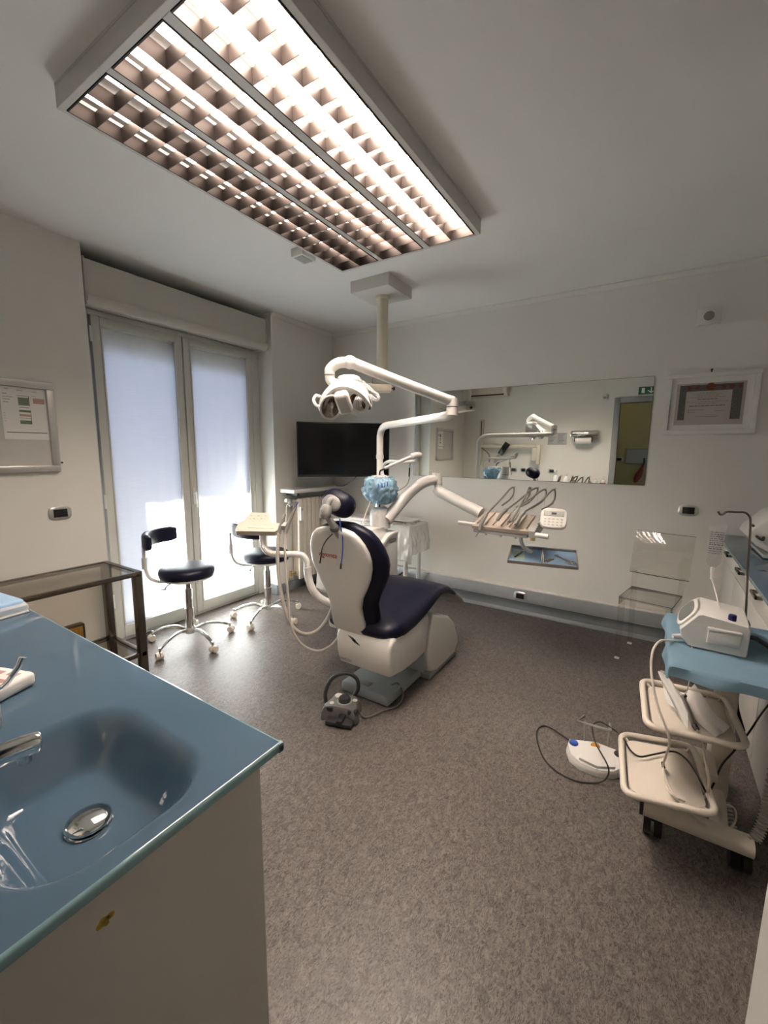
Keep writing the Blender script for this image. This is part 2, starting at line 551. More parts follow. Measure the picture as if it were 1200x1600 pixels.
# corridor behind the door
b = MB()
b.box(-2.2, 1.6, -1.75, -1.65, 0, 2.6)
b.box(-2.3, -2.2, -1.65, YB - 0.1, 0, 2.6)
b.box(1.6, 1.7, -1.65, YB - 0.1, 0, 2.6)
struct('wall_corridor', b, 'corridor', smooth=False)
struct('ceiling_corridor', MB().box(-2.3, 1.7, -1.75, YB - 0.1, 2.6, 2.65), 'ceiling', smooth=False)

def cove(y0):
    return [(0, 0), (0, -0.034), (0.006, -0.034), (0.012, -0.02), (0.022, -0.011), (0.036, -0.006), (0.036, 0)]
b = MB()
b.prism([(YF - u, ZC + v) for u, v in cove(0)], 'x', XL, XR)
struct('trim_1', b, 'cornice')
b = MB()
b.prism([(XL + u, ZC + v) for u, v in cove(0)], 'y', WY1, YF - 0.036)
struct('trim_2', b, 'cornice')
b = MB()
b.box(XL, 0.42, YF - 0.012, YF, 0, 0.105, 0.003)
b.prism([(YF - 0.012, 0), (YF - 0.034, 0), (YF - 0.030, 0.012), (YF - 0.016, 0.026), (YF - 0.012, 0.03)], 'x', XL, 0.42)
struct('baseboard_front', b, 'grey_skirt')
b = MB()
b.box(XL, XL + 0.012, WY1, YF - 0.04, 0, 0.10, 0.003)
b.box(XW + 0.03, XL, WY1 - 0.012, WY1, 0, 0.10, 0.003)
struct('baseboard_left', b, 'grey_skirt')
d = struct('trim_3', MB().box(-2.75, 0.42, YF - 0.05, YF, 0.125, 0.232, 0.004), 'alu_duct')
MB().box(-2.75, 0.42, YF - 0.054, YF, 0.232, 0.243, 0.003).build('duct_lid', 'wall', d)

# ------------------------------------------------------------------ balcony outside
struct('balcony_floor', MB().box(-5.2, -3.52, -0.5, 5.2, -0.2, -0.03), 'stone', smooth=False)
struct('balcony_slab', MB().box(-4.42, -3.52, -1.5, 6.5, 2.90, 3.06), 'stone', smooth=False)

# ------------------------------------------------------------------ french window
win = struct('window_1', MB().box(XW - 0.03, XW + 0.03, WY0, 1.43, 0, 2.37, 0.003)
             .box(XW - 0.03, XW + 0.03, 2.795, WY1, 0, 2.37, 0.003)
             .box(XW - 0.03, XW + 0.03, 1.43, 2.795, 2.335, 2.37, 0.003)
             .box(XW - 0.05, XW + 0.02, 1.43, 2.795, -0.0, 0.028, 0.003), 'frame_paint')
def leaf(y0, y1, hinge_y):
    x0, x1 = XW - 0.025, XW + 0.042
    s = 0.055
    b = MB()
    b.box(x0, x1, y0, y0 + s, 0.032, 2.333, 0.006)
    b.box(x0, x1, y1 - s, y1, 0.032, 2.333, 0.006)
    b.box(x0, x1, y0 + s, y1 - s, 2.333 - s, 2.333, 0.006)
    b.box(x0, x1, y0 + s, y1 - s, 0.032, 0.12, 0.006)
    for yy in (y0 + s, y1 - s - 0.010):
        b.box(x1 - 0.012, x1 + 0.004, yy, yy + 0.010, 0.12, 2.333 - s, 0.002)
    o = b.build('window_leaf', 'frame_paint', win)
    MB().box(XW - 0.004, XW + 0.002, y0 + s - 0.005, y1 - s + 0.005, 0.11, 2.29).build('glass_pane', 'pane', o, smooth=False)
    for z in (0.28, 1.02, 2.16):
        MB().cyl((x1 - 0.002, hinge_y, z), (x1 - 0.002, hinge_y, z + 0.10), 0.008, seg=10).build('hinge', 'white_matt', o)
    return o
leaf(1.442, 2.092, 1.438)
rl = leaf(2.100, 2.785, 2.789)
b = MB()
b.box(XW + 0.046, XW + 0.058, 2.108, 2.138, 0.985, 1.125, 0.006)
b.cyl((XW + 0.058, 2.123, 1.085), (XW + 0.092, 2.123, 1.085), 0.010, seg=12)
b.tube([(XW + 0.090, 2.123, 1.092), (XW + 0.094, 2.123, 1.05), (XW + 0.092, 2.123, 0.965)], 0.009, 10, 4)
b.build('window_handle', 'white_matt', rl)

# roller shutter outside and its box inside
rs = thing('roller_shutter', (-3.45, 2.1, 2.1), 'partly lowered roller shutter behind the top of the french window', 'shutter')
base = None
for i in range(6):
    z = 2.12 + i * 0.045
    if base is None:
        base = MB().box(-3.366, -3.352, WY0 + 0.02, WY1 - 0.02, z, z + 0.043, 0.005).build('slat', 'pvc', rs)
    else:
        copy_at(base, (0, 0, 0.045 * i), rs)
sb = thing('shutter_box', (-3.2, 2.1, 2.36), 'long cream roller shutter box above the french window', 'shutter box')
MB().box(-3.41, -3.112, 1.362, 2.828, 2.405, 2.622, 0.004).build('front_panel', 'shutter', sb)
MB().prism([(-3.10, 2.41), (-3.095, 2.395), (-3.098, 2.37), (-3.115, 2.352), (-3.14, 2.35), (-3.14, 2.41)], 'y', 1.362, 2.836).build('bottom_moulding', 'shutter', sb)
for y in (1.349, 2.828):
    MB().box(-3.41, -3.094, y, y + 0.012, 2.352, 2.63, 0.008).build('end_cap', 'shutter', sb)
MB().box(-3.41, -3.14, 1.362, 2.828, 2.372, 2.404, 0.003).build('under_panel', 'shutter', sb)

def curtain(y0, y1, ph, label):
    def fn(u, v):
        y = y0 + (y1 - y0) * u
        z = 0.125 + (2.262 - 0.125) * v
        amp = 0.0025 + 0.002 * v
        return (XW + 0.020 + amp * math.sin(u * 11 + ph) + 0.0012 * math.sin(u * 37 + ph * 3 + v * 2), y, z)
    root = thing('voile_curtain', (XW + 0.02, (y0 + y1) / 2, 0.125), label, 'curtain', 'voile curtains on the french window')
    MB().sheet(fn, 60, 24).build('cloth', 'curtain', root)
    MB().cyl((XW + 0.024, y0 - 0.004, 2.266), (XW + 0.024, y1 + 0.004, 2.266), 0.004, seg=8).build('curtain_rod', 'white_matt', root)
curtain(1.500, 2.034, 0.4, 'white voile curtain on the left leaf of the french window')
curtain(2.158, 2.727, 2.1, 'white voile curtain on the right leaf of the french window')

# ------------------------------------------------------------------ door and casing
b = MB()
b.box(DX0 - 0.085, DX0, YB - 0.11, YB + 0.016, 0, DZ + 0.085, 0.003)
b.box(DX1 + 0.005, DX1 + 0.09, YB - 0.11, YB + 0.016, 0, DZ + 0.085, 0.003)
b.box(DX0, DX1 + 0.005, YB - 0.11, YB + 0.016, DZ, DZ + 0.085, 0.003)
struct('trim_4', b, 'door_frame')
dr = struct('door_1', MB().box(0.193, 0.233, YB + 0.02, 0.772, 0.008, DZ - 0.005, 0.003), 'door_leaf')
MB().cyl((0.193, 0.59, 1.02), (0.15, 0.59, 1.02), 0.009, seg=10).tube([(0.152, 0.595, 1.02), (0.148, 0.55, 1.02), (0.152, 0.48, 1.02)], 0.008, 8, 4).build('door_handle', 'steel', dr)

# ================================================================== ceiling luminaire
FX = [(-1.852, -1.565), (-1.535, -1.250), (-1.214, -0.939)]
FY0, FY1 = 0.797, 2.357
FZ = 2.62
lum = thing('louvre_luminaire', (-1.39, 1.58, ZC), 'large ceiling luminaire with three rows of aluminium louvres', 'ceiling light')
b = MB()
b.box(-1.872, -0.914, FY0 - 0.022, FY1 + 0.022, ZC - 0.012, ZC - 0.001)
b.box(-1.872, FX[0][0], FY0 - 0.022, FY1 + 0.022, FZ, ZC - 0.012, 0.002)
b.box(FX[2][1], -0.914, FY0 - 0.022, FY1 + 0.022, FZ, ZC - 0.012, 0.002)
b.box(FX[0][1], FX[1][0], FY0, FY1, FZ, ZC - 0.012)
b.box(FX[1][1], FX[2][0], FY0, FY1, FZ, ZC - 0.012)
b.box(FX[0][0], FX[2][1], FY0 - 0.022, FY0, FZ, ZC - 0.012, 0.002)
b.box(FX[0][0], FX[2][1], FY1, FY1 + 0.022, FZ, ZC - 0.012, 0.002)
b.build('housing', 'tray', lum, smooth=False)
NB = 17
DEP = 0.050
pitch = (FY1 - FY0 - 0.012) / NB
cross = None
for si, (x0, x1) in enumerate(FX):
    xm = (x0 + x1) / 2
    # strip: rim and side walls, metal darkened to offset lamp glare
    b = MB()
    b.box(x0 + 0.001, x0 + 0.006, FY0 + 0.001, FY1 - 0.001, FZ - 0.002, FZ + DEP)
    b.box(x1 - 0.006, x1 - 0.001, FY0 + 0.001, FY1 - 0.001, FZ - 0.002, FZ + DEP)
    b.box(x0 + 0.006, x1 - 0.006, FY0 + 0.001, FY0 + 0.006, FZ - 0.002, FZ + DEP)
    b.box(x0 + 0.006, x1 - 0.006, FY1 - 0.006, FY1 - 0.001, FZ - 0.002, FZ + DEP)
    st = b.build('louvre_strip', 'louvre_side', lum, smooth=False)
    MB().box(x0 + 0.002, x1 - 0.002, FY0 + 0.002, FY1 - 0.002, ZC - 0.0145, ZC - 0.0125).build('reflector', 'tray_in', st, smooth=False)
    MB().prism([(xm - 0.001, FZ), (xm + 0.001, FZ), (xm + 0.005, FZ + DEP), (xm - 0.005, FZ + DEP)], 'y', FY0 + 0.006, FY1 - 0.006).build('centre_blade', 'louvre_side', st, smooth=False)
    for j in range(1, NB):
        y = FY0 + 0.006 + pitch * j
        if cross is None:
            cross = MB().prism([(y - 0.001, FZ), (y + 0.001, FZ), (y + 0.006, FZ + 0.047), (y - 0.006, FZ + 0.047)], 'x', x0 + 0.006, x1 - 0.006)
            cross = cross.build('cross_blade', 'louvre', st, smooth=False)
            cx0, cy0 = x0, y
        else:
            c = copy_at(cross, (x0 - cx0, y - cy0, 0), st)
            c.scale.x = 1.0
    off, hw = ((0.006, 0.036), (0.003, 0.042), (0.0, 0.047))[si]
    for xt in ((x0 + xm) / 2 + off, (x1 + xm) / 2 + off):
        MB().loft([[Vector((p.x, y, p.y)) for p in sring((xt, FZ + DEP + 0.0085, 0), (1, 0, 0), (0, 1, 0), hw, 0.007, 14, 2.6)] for y in (FY0 + 0.035, FY1 - 0.03)]).build('fluorescent_lamp', 'tube%d' % si, st)

# small box on the ceiling
s = thing('ceiling_sensor', (-2.0, 2.15, ZC), 'small white box fixed to the ceiling beside the luminaire', 'sensor')
MB().box(-2.055, -1.955, 2.09, 2.215, ZC - 0.05, ZC, 0.006).build('sensor_body', 'white_matt', s)
MB().box(-2.04, -1.97, 2.105, 2.20, ZC - 0.053, ZC - 0.049, 0.001).build('sensor_cover', 'grey_lt', s)

# ceiling column with bracket
cp = thing('ceiling_column', (-1.875, 2.87, ZC), 'cream ceiling column with square plate and bracket at its foot', 'ceiling mount')
MB().prism([(-2.045, 2.70), (-1.708, 2.70), (-1.708, 3.04), (-2.045, 3.04)], 'z', ZC - 0.085, ZC, 0.003).build('ceiling_plate', 'tray', cp)
MB().cyl((-1.872, 2.88, 2.01), (-1.872, 2.88, ZC - 0.085), 0.043, seg=24).build('column', 'beige', cp)
MB().lathe((-1.872, 2.88, ZC - 0.11), [(0.043, 0), (0.056, 0.003), (0.056, 0.022), (0.050, 0.025)]).build('collar', 'beige', cp)
hx = Vector((0.80, 0.60, 0))
hy = Vector((-0.60, 0.80, 0))
c0 = Vector((-1.872, 2.88, 1.965))
R = rotm(hx, hy, (0, 0, 1))
MB().obox(c0 + Vector((0, 0, 0.02)), (0.16, 0.13, 0.05), R, 0.004).build('bracket_block', 'grey', cp)
MB().obox(c0 - hx * 0.12 - Vector((0, 0, 0.03)), (0.38, 0.12, 0.055), R, 0.004).build('bracket_arm', 'beige', cp)
for sgn in (-1, 1):
    p = c0 - hx * 0.12 + hx * (0.19 * sgn) - Vector((0, 0, 0.03))
    k = MB().cyl(p - hx * 0.02 * sgn, p + hx * 0.02 * sgn, 0.007, seg=10)
    k.cyl(p + hx * 0.018 * sgn, p + hx * 0.032 * sgn, 0.017, 0.012, seg=8)
    k.build('clamp_knob', 'black', cp)

# ================================================================== things on the mirror wall
mr = thing('wall_mirror', (-1.06, YF, 1.2), 'long frameless mirror on the wall behind the dental chair', 'mirror')
MB().box(-2.058, -0.064, YF - 0.006, YF - 0.0015, 1.205, 2.008).build('mirror_glass', 'mirror', mr, smooth=False)
MB().box(-2.060, -0.062, YF - 0.0055, YF - 0.0005, 1.203, 2.010).build('mirror_back', 'mirror_edge', mr, smooth=False)

dp = thing('framed_diploma', (0.275, YF, 1.58), 'white framed diploma hung beside the mirror', 'picture')
fx0, fx1, fz0, fz1 = 0.018, 0.536, 1.583, 2.006
b = MB()
w = 0.030
for q in ((fx0, fx1, fz1 - w, fz1), (fx0, fx1, fz0, fz0 + w), (fx0, fx0 + w, fz0 + w, fz1 - w), (fx1 - w, fx1, fz0 + w, fz1 - w)):
    MB().box(q[0], q[1], YF - 0.028, YF - 0.002, q[2], q[3], 0.004).build('frame_rail', 'white', dp)
MB().box(fx0 + w, fx1 - w, YF - 0.012, YF - 0.006, fz0 + w, fz1 - w).build('mat_board', 'white_matt', dp, smooth=False)
px0, px1, pz0, pz1 = 0.080, 0.466, 1.650, 1.937
doc = MB().box(px0, px1, YF - 0.0135, YF - 0.012, pz0, pz1).build('diploma_sheet', 'parchment', dp, smooth=False)
y0, y1 = YF - 0.0145, YF - 0.0135
b = MB()
b.box(px0 + 0.018, px1 - 0.018, y0, y1, pz1 - 0.055, pz1 - 0.012)
b.box(px0 + 0.018, px0 + 0.058, y0, y1, pz0 + 0.035, pz1 - 0.055)
b.box(px1 - 0.072, px1 - 0.018, y0, y1, pz0 + 0.035, pz1 - 0.055)
b.build('printed_border', 'ornament', doc, smooth=False)
b = MB()
for x, r in ((0.155, 0.014), (0.198, 0.014), (0.272, 0.026), (0.343, 0.014), (0.388, 0.015), (0.432, 0.012)):
    b.cyl((x, y0 - 0.0006, pz1 - 0.034 + (0.006 if r > 0.02 else 0)), (x, y0, pz1 - 0.034 + (0.006 if r > 0.02 else 0)), r, seg=16)
b.build('printed_medallions', 'ornament_red', doc, smooth=False)
b = MB()
rnd = random.Random(3)
for z, wd, th in ((1.868, .10, .0022), (1.858, .16, .0018), (1.848, .12, .0018), (1.838, .20, .0018), (1.824, .11, .0045), (1.808, .24, .0018), (1.796, .10, .0022), (1.778, .20, .0055), (1.752, .0, 0), (1.744, .0, 0)):
    if wd:
        x = 0.262 - wd / 2
        while x < 0.262 + wd / 2:
            l = rnd.uniform(0.008, 0.024); b.box(x, min(x + l, 0.262 + wd / 2), y0, y1, z, z + th); x += l + 0.004
for x0, x1, z in ((0.152, 0.25, 1.752), (0.152, 0.20, 1.738), (0.31, 0.37, 1.744), (0.2, 0.33, 1.706)):
    b.box(x0, x1, y0, y1, z, z + 0.002)
b.build('printed_lines', 'ink', doc, smooth=False)
MB().cyl((0.268, YF - 0.012, 2.024), (0.268, YF, 2.024), 0.007, seg=10).box(0.264, 0.272, YF - 0.006, YF - 0.002, 1.998, 2.02).build('picture_hook', 'dark', dp)

sv = thing('wall_sounder', (0.217, YF, 2.32), 'square beige plate with a round grille high above the diploma', 'speaker')
MB().box(0.152, 0.285, YF - 0.022, YF - 0.001, 2.325, 2.435, 0.004).build('plate', 'white_matt', sv)
MB().cyl((0.217, YF - 0.026, 2.380), (0.217, YF - 0.021, 2.380), 0.030, seg=28).build('grille', 'grille', sv)

def socket(name, c, R, label, w=0.122, h=0.082, group=None):
    """rounded light plate with a dark insert; R columns: across, up, out of the wall"""
    t = thing(name, c, label, 'socket', group)
    C = Vector(c)
    ring = lambda a, bb, o: [C + R @ Vector((p.x, p.y, o)) for p in sring((0, 0, 0), (1, 0, 0), (0, 1, 0), a, bb, 28, 3.6)]
    MB().loft([ring(w / 2, h / 2, 0.0005), ring(w / 2, h / 2, 0.006), ring(w / 2 - 0.006, h / 2 - 0.006, 0.011)]).build('plate', 'alu', t)
    b = MB()
    b.obox(C + R @ Vector((0, 0, 0.0115)), (w * 0.60, h * 0.60, 0.004), R, 0.001)
    ins = b.build('insert', 'black', t)
    b = MB()
    for k in (-1, 1):
        b.obox(C + R @ Vector((k * w * 0.10, 0, 0.0137)), (0.0012, h * 0.54, 0.0012), R)
    b.build('module_joint', 'dark', ins)
    return t
R_MY = rotm((1, 0, 0), (0, 0, 1), (0, -1, 0))
R_PX = rotm((0, 1, 0), (0, 0, 1), (1, 0, 0))
R_PY = rotm((-1, 0, 0), (0, 0, 1), (0, 1, 0))
socket('wall_switch', (0.226, YF, 1.037), R_MY, 'dark switch plate on the wall below the diploma')
socket('duct_socket', (-0.925, YF - 0.05, 0.172), R_MY, 'dark socket plate on the grey cable duct near the floor', 0.115, 0.075)
socket('wall_switch', (XL, 1.101, 1.045), R_PX, 'dark switch plate below the notice board')

# ================================================================== window wall
nb = thing('notice_board', (XL, 0.80, 1.3), 'aluminium framed notice board on the wall left of the window', 'notice board')
by0, by1, bz0, bz1 = 0.46, 1.124, 1.302, 1.826
w = 0.04
for q in ((by0, by1, bz1 - w, bz1), (by0, by1, bz0, bz0 + w), (by0, by0 + w, bz0 + w, bz1 - w), (by1 - w, by1, bz0 + w, bz1 - w)):
    MB().box(XL + 0.001, XL + 0.03, q[0], q[1], q[2], q[3], 0.006).build('frame_rail', 'alu', nb)
MB().box(XL + 0.001, XL + 0.012, by0 + w, by1 - w, bz0 + w, bz1 - w).build('back_panel', 'board', nb, smooth=False)
MB().cyl((XL + 0.02, by1, bz0 + 0.055), (XL + 0.02, by1 + 0.012, bz0 + 0.055), 0.005, seg=8).build('lock', 'black', nb)
sh = thing('schedule_sheet', (XL + 0.013, 0.98, 1.49), 'white printed schedule with green and red blocks in the notice board', 'paper')
ps = MB().box(XL + 0.0125, XL + 0.0137, 0.873, 1.083, 1.493, 1.784).build('sheet', 'paper', sh, smooth=False)
def marks(rows, m, nm):
    b = MB()
    for y0, y1, z0, z1 in rows:
        b.box(XL + 0.0137, XL + 0.0142, y0, y1, z0, z1)
    b.build(nm, m, ps, smooth=False)
G = lambda rows: [(0.873 + u0 * 0.21, 0.873 + u1 * 0.21, 1.784 - v1 * 0.291, 1.784 - v0 * 0.291) for u0, u1, v0, v1 in rows]
for gb_ in ((.37, .60, .19, .34), (.37, .62, .43, .47), (.37, .62, .63, .70)):
    marks(G([gb_]), 'ink_green', 'green_block')
for rb in ((.70, .96, .20, .29), (.38, .60, .37, .385), (.37, .62, .51, .55)):
    marks(G([rb]), 'ink_red', 'red_block')
marks(G([(.05, .14, .13, .14), (.05, .26, .19, .197), (.05, .2, .235, .243), (.05, .16, .29, .30), (.36, .5, .05, .057), (.68, .8, .06, .067), (.1, .18, .04, .047), (.35, .58, .155, .163), (.60, .615, .15, .35), (.66, .78, .145, .15), (.70, .96, .187, .195), (.38, .62, .58, .586), (.62, .63, .43, .70), (.06, .96, .86, .875), (.04, .07, .5, .505), (.04, .07, .55, .555), (.04, .07, .6, .605), (.04, .07, .65, .655)]), 'ink', 'printed_lines')

bx = thing('socket_box', (XL, 1.06, 0.26), 'brown box with an amber label low on the wall behind the steel table', 'wall box')
MB().box(XL + 0.001, XL + 0.06, 0.97, 1.155, 0.215, 0.318, 0.005).build('box_body', 'socket_box', bx)
MB().box(XL + 0.058, XL + 0.063, 0.985, 1.14, 0.225, 0.308, 0.002).build('label_plate', 'amber', bx)

# television hung across the corner
A = Vector((-2.905, 2.985, 0)); B = Vector((-2.27, 3.63, 0))
ux = (B - A).normalized(); un = Vector((ux.y, -ux.x, 0)); mid = (A + B) / 2
tv = thing('wall_television', (mid.x, mid.y, 1.195), 'black flat television mounted across the corner', 'television')
R = rotm(ux, (0, 0, 1), un)
W_ = (B - A).length
zc = 1.4525
MB().obox(Vector((mid.x, mid.y, zc)), (W_, 0.524, 0.035), R, 0.004).build('bezel', 'black', tv)
MB().obox(Vector((mid.x, mid.y, zc + 0.006)) + un * 0.0172, (W_ - 0.022, 0.488, 0.002), R).build('screen', 'screen', tv, smooth=False)
MB().obox(Vector((mid.x, mid.y, zc)) - un * 0.05, (0.4, 0.25, 0.06), R, 0.01).build('rear_housing', 'black', tv)
MB().tube([Vector((mid.x, mid.y, zc)) - un * 0.06, Vector((mid.x - 0.15, mid.y + 0.13, zc)), (XL + 0.02, YF - 0.25, zc)], 0.02, 8, 4).build('wall_arm', 'black', tv)
c = mid + ux * 0.13
MB().tube([(c.x, c.y, 1.20), (c.x - 0.06, c.y + 0.0, 1.15), (c.x - 0.18, c.y + 0.02, 1.09), (c.x - 0.35, c.y + 0.10, 1.075)], 0.004, 6, 5).build('power_cable', 'cable', tv)

ws = thing('wall_shelf', (-3.0, 3.35, 1.03), 'white wall shelf above the radiator', 'shelf')
MB().box(XL + 0.001, -2.895, 2.925, YF - 0.002, 1.032, 1.068, 0.002).build('board', 'white_matt', ws)
for y in (3.02, 3.6):
    MB().box(XL + 0.001, -2.95, y, y + 0.03, 1.0, 1.032, 0.002).build('bracket', 'dark', ws)

rad = thing('column_radiator', (-3.03, 3.35, 0.13), 'cream column radiator under the wall shelf', 'radiator')
fs = None
for i in range(9):
    y = 3.06 + 0.063 * i
    if fs is None:
        b = MB()
        b.box(-2.995, -2.970, y + 0.002, y + 0.060, 0.135, 0.965, 0.008)
        b.box(-3.080, -2.995, y + 0.020, y + 0.042, 0.155, 0.95, 0.004)
        b.cyl((-3.03, y, 0.20), (-3.03, y + 0.063, 0.20), 0.020, seg=10)
        b.cyl((-3.03, y, 0.91), (-3.03, y + 0.063, 0.91), 0.020, seg=10)
        fs = b.build('radiator_section', 'cream', rad)
    else:
        copy_at(fs, (0, 0.063 * i, 0), rad)
MB().cyl((-3.03, 3.055, 0.91), (-3.03, 2.99, 0.91), 0.012, seg=10).cyl((-3.03, 3.0, 0.89), (-3.03, 3.0, 0.945), 0.013, seg=10).build('valve_body', 'chrome', rad)
MB().cyl((-3.03, 3.0, 0.945), (-3.03, 2.945, 0.955), 0.016, 0.018, seg=12).build('valve_head', 'white_matt', rad)
MB().tube([(-3.03, 2.985, 0.91), (-3.05, 2.975, 0.88), (-3.06, 2.97, 0.6), (-3.06, 2.97, 0.12), (-3.085, 2.97, 0.10)], 0.009, 8, 4).build('pipe', 'cream', rad)
MB().cyl((-3.03, 3.055, 0.20), (-3.03, 2.98, 0.20), 0.011, seg=10).cyl((-3.03, 2.99, 0.175), (-3.03, 2.99, 0.23), 0.014, seg=8).build('lower_valve', 'brass', rad)
hm = thing('heat_meter', (-2.97, 3.10, 0.70), 'small white meter clipped on the radiator', 'meter')
MB().box(-2.970, -2.945, 3.065, 3.105, 0.745, 0.885, 0.006).build('meter_case', 'white', hm)
MB().box(-2.9455, -2.944, 3.073, 3.097, 0.845, 0.87).build('display', 'grey_lt', hm)

# ================================================================== dental chair
CX = -1.345
ch = thing('dental_chair', (CX, 2.2, 0), 'white dental chair with navy cushions and headrest in the middle of the room', 'dental chair')
bp = MB().box(-1.500, -1.166, 1.880, 2.62, 0.0, 0.062, 0.014, 3).build('base_plate', 'base_grey', ch)
MB().box(-1.405, -1.325, 1.915, 1.965, 0.0605, 0.0645, 0.001).build('base_badge', 'grey', bp)
MB().prism([(1.815, .235), (1.795, .30), (1.79, .405), (1.82, .45), (2.10, .46), (2.25, .45), (2.262, .40), (2.225, .215), (2.10, .205), (1.95, .21)], 'x', -1.468, -1.100, 0.022, 3).build('seat_housing', 'white', ch)
MB().prism([(2.285, .445), (2.40, .40), (2.54, .345), (2.63, .27), (2.70, .15), (2.712, .10), (2.66, .03), (2.36, .03), (2.28, .06), (2.232, .215), (2.268, .40)], 'x', -1.51, -1.088, 0.02, 3).build('lift_cover', 'white', ch)
MB().prism([(2.23, .20), (2.26, .35), (2.30, .35), (2.28, .07), (2.24, .065)], 'x', -1.47, -1.12, 0.004).build('bellows', 'base_grey', ch)
MB().box(-1.50, -1.10, 2.28, 2.70, 0.0, 0.034, 0.006).build('lift_skirt', 'base_grey', ch)

def sec(y, zt, zb, hw, p=3.2, cx=-1.33):
    return sring((cx, y, (zt + zb) / 2), (1, 0, 0), (0, 0, 1), hw, (zt - zb) / 2, 28, p)
rows = [(1.800, .475, .455, .14), (1.812, .505, .435, .20), (1.86, .525, .415, .235), (1.95, .530, .402, .243), (2.06, .535, .408, .243), (2.18, .548, .436, .242), (2.30, .572, .472, .240),
        (2.40, .586, .500, .238), (2.48, .582, .505, .236), (2.56, .556, .490, .232), (2.64, .510, .452, .226), (2.71, .466, .416, .220), (2.725, .452, .415, .21)]
seat = MB().loft([sec(*r) for r in rows]).build('seat_cushion', 'navy', ch, angle=60)
rows = [(2.60, .486, .468, .20), (2.70, .478, .404, .228), (2.78, .425, .362, .224), (2.85, .375, .330, .212), (2.868, .352, .333, .19)]
MB().loft([sec(*r) for r in rows]).build('foot_cover', 'grey', ch, angle=60)

def vsec(z, yc, hw, th, cx, p=3.0):
    return sring((cx, yc, z), (1, 0, 0), (0, 1, 0), hw, th, 28, p)
prof = [(.400, 1.852, .075), (.415, 1.845, .105), (.45, 1.828, .124), (.53, 1.800, .112), (.60, 1.783, .108), (.66, 1.772, .124), (.72, 1.763, .157), (.78, 1.753, .186), (.84, 1.742, .203),
        (.885, 1.733, .206), (.93, 1.721, .197), (.975, 1.708, .176), (1.01, 1.697, .150), (1.035, 1.689, .118), (1.05, 1.684, .07), (1.054, 1.683, .03)]
shell = MB().loft([vsec(z, y, hw, 0.030 if hw > .08 else 0.02, CX - 0.04) for z, y, hw in prof]).build('backrest_shell', 'white', ch, angle=60)
cp_ = [(.470, 1.865, .10), (.50, 1.862, .150), (.56, 1.846, .152), (.62, 1.835, .150), (.68, 1.826, .172), (.74, 1.818, .206), (.80, 1.808, .234), (.86, 1.797, .246), (.90, 1.788, .244), (.95, 1.775, .228),
       (1.0, 1.760, .198), (1.035, 1.750, .160), (1.06, 1.742, .11), (1.072, 1.738, .06)]
MB().loft([vsec(z, y, hw, 0.052 if hw > .12 else 0.035, CX - 0.015) for z, y, hw in cp_]).build('backrest_cushion', 'navy', ch, angle=60)
Rl = rotm((1, 0, 0), (0, .155, .988), (0, -.988, .155))
lp = (CX - 0.098, 1.6990, 0.892)
lg = text('brand_lettering', 'vaylorica', 0.036, lp, Rl, 'logo_red', shell)
MB().obox((lp[0] - 0.04, 1.7055, lp[2] - 0.02), (0.022, 0.006, 0.001), Rl @ Matrix.Rotation(-0.2, 3, 'Z')).build('brand_swoosh', 'logo_red', shell)
b = MB()
Rs = rotm((1, 0, 0), (0, 0, 1), (0, -1, 0))
for k in range(3):
    b.obox((-1.335 + 0.014 * (k - 1), 1.7885, 0.400 - 0.003 * (k - 1)), (0.062, 0.0035, 0.001), Rs @ Matrix.Rotation(-0.62, 3, 'Z'))
b.obox((-1.335, 1.7885, 0.400), (0.020, 0.012, 0.001), Rs)
sh_ = [o for o in ch.children if o.name.startswith('seat_housing')][0]
b.build('slash_emblem', 'black', sh_, smooth=False)
text('model_lettering', 'UNICOS', 0.024, (-1.405, 1.8005, 0.262), rotm((1, 0, 0), (0, -.23, .97), (0, -.97, -.23)), 'grey', sh_)

# headrest
Rh = Euler((math.radians(-20), math.radians(20), math.radians(2))).to_matrix()
hc = Vector((-1.376, 1.715, 1.174))
MB().ell(hc, (0.093, 0.066, 0.068), Rh, 30, 18, 2.4).build('headrest_cushion', 'navy', ch, angle=80)
hp = MB().ell(hc + Rh @ Vector((-0.004, -0.058, -0.014)), (0.056, 0.015, 0.041), Rh, 28, 12, 2.2).build('headrest_plate', 'grey', ch, angle=80)
MB().tube([hc + Rh @ Vector((-0.008, -0.066, 0.004)), hc + Rh @ Vector((-0.008, -0.080, -0.006)), (-1.382, 1.625, 1.158)], 0.013, 12, 4).build('headrest_knuckle', 'grey_lt', hp)
nb_ = MB()
nb_.ell((-1.384, 1.618, 1.140), (0.031, 0.022, 0.040), Euler((math.radians(-12), 0, 0)).to_matrix(), 20, 12, 2.6)
nb_.tube([(-1.384, 1.618, 1.130), (-1.366, 1.638, 1.085), (-1.356, 1.662, 1.045), (-1.350, 1.69, 1.00)], 0.018, 12, 5)
neck = nb_.build('neck_bracket', 'grey', ch, angle=70)
MB().cyl((-1.384, 1.592, 1.147), (-1.384, 1.600, 1.147), 0.006, seg=10).build('neck_screw', 'chrome', neck)
MB().lathe((-1.358, 1.656, 1.050), [(0.021, -0.010), (0.024, -0.004), (0.024, 0.010), (0.020, 0.016)], 20, Euler((math.radians(28), 0, 0)).to_matrix()).build('neck_sleeve', 'grey_dk', neck)

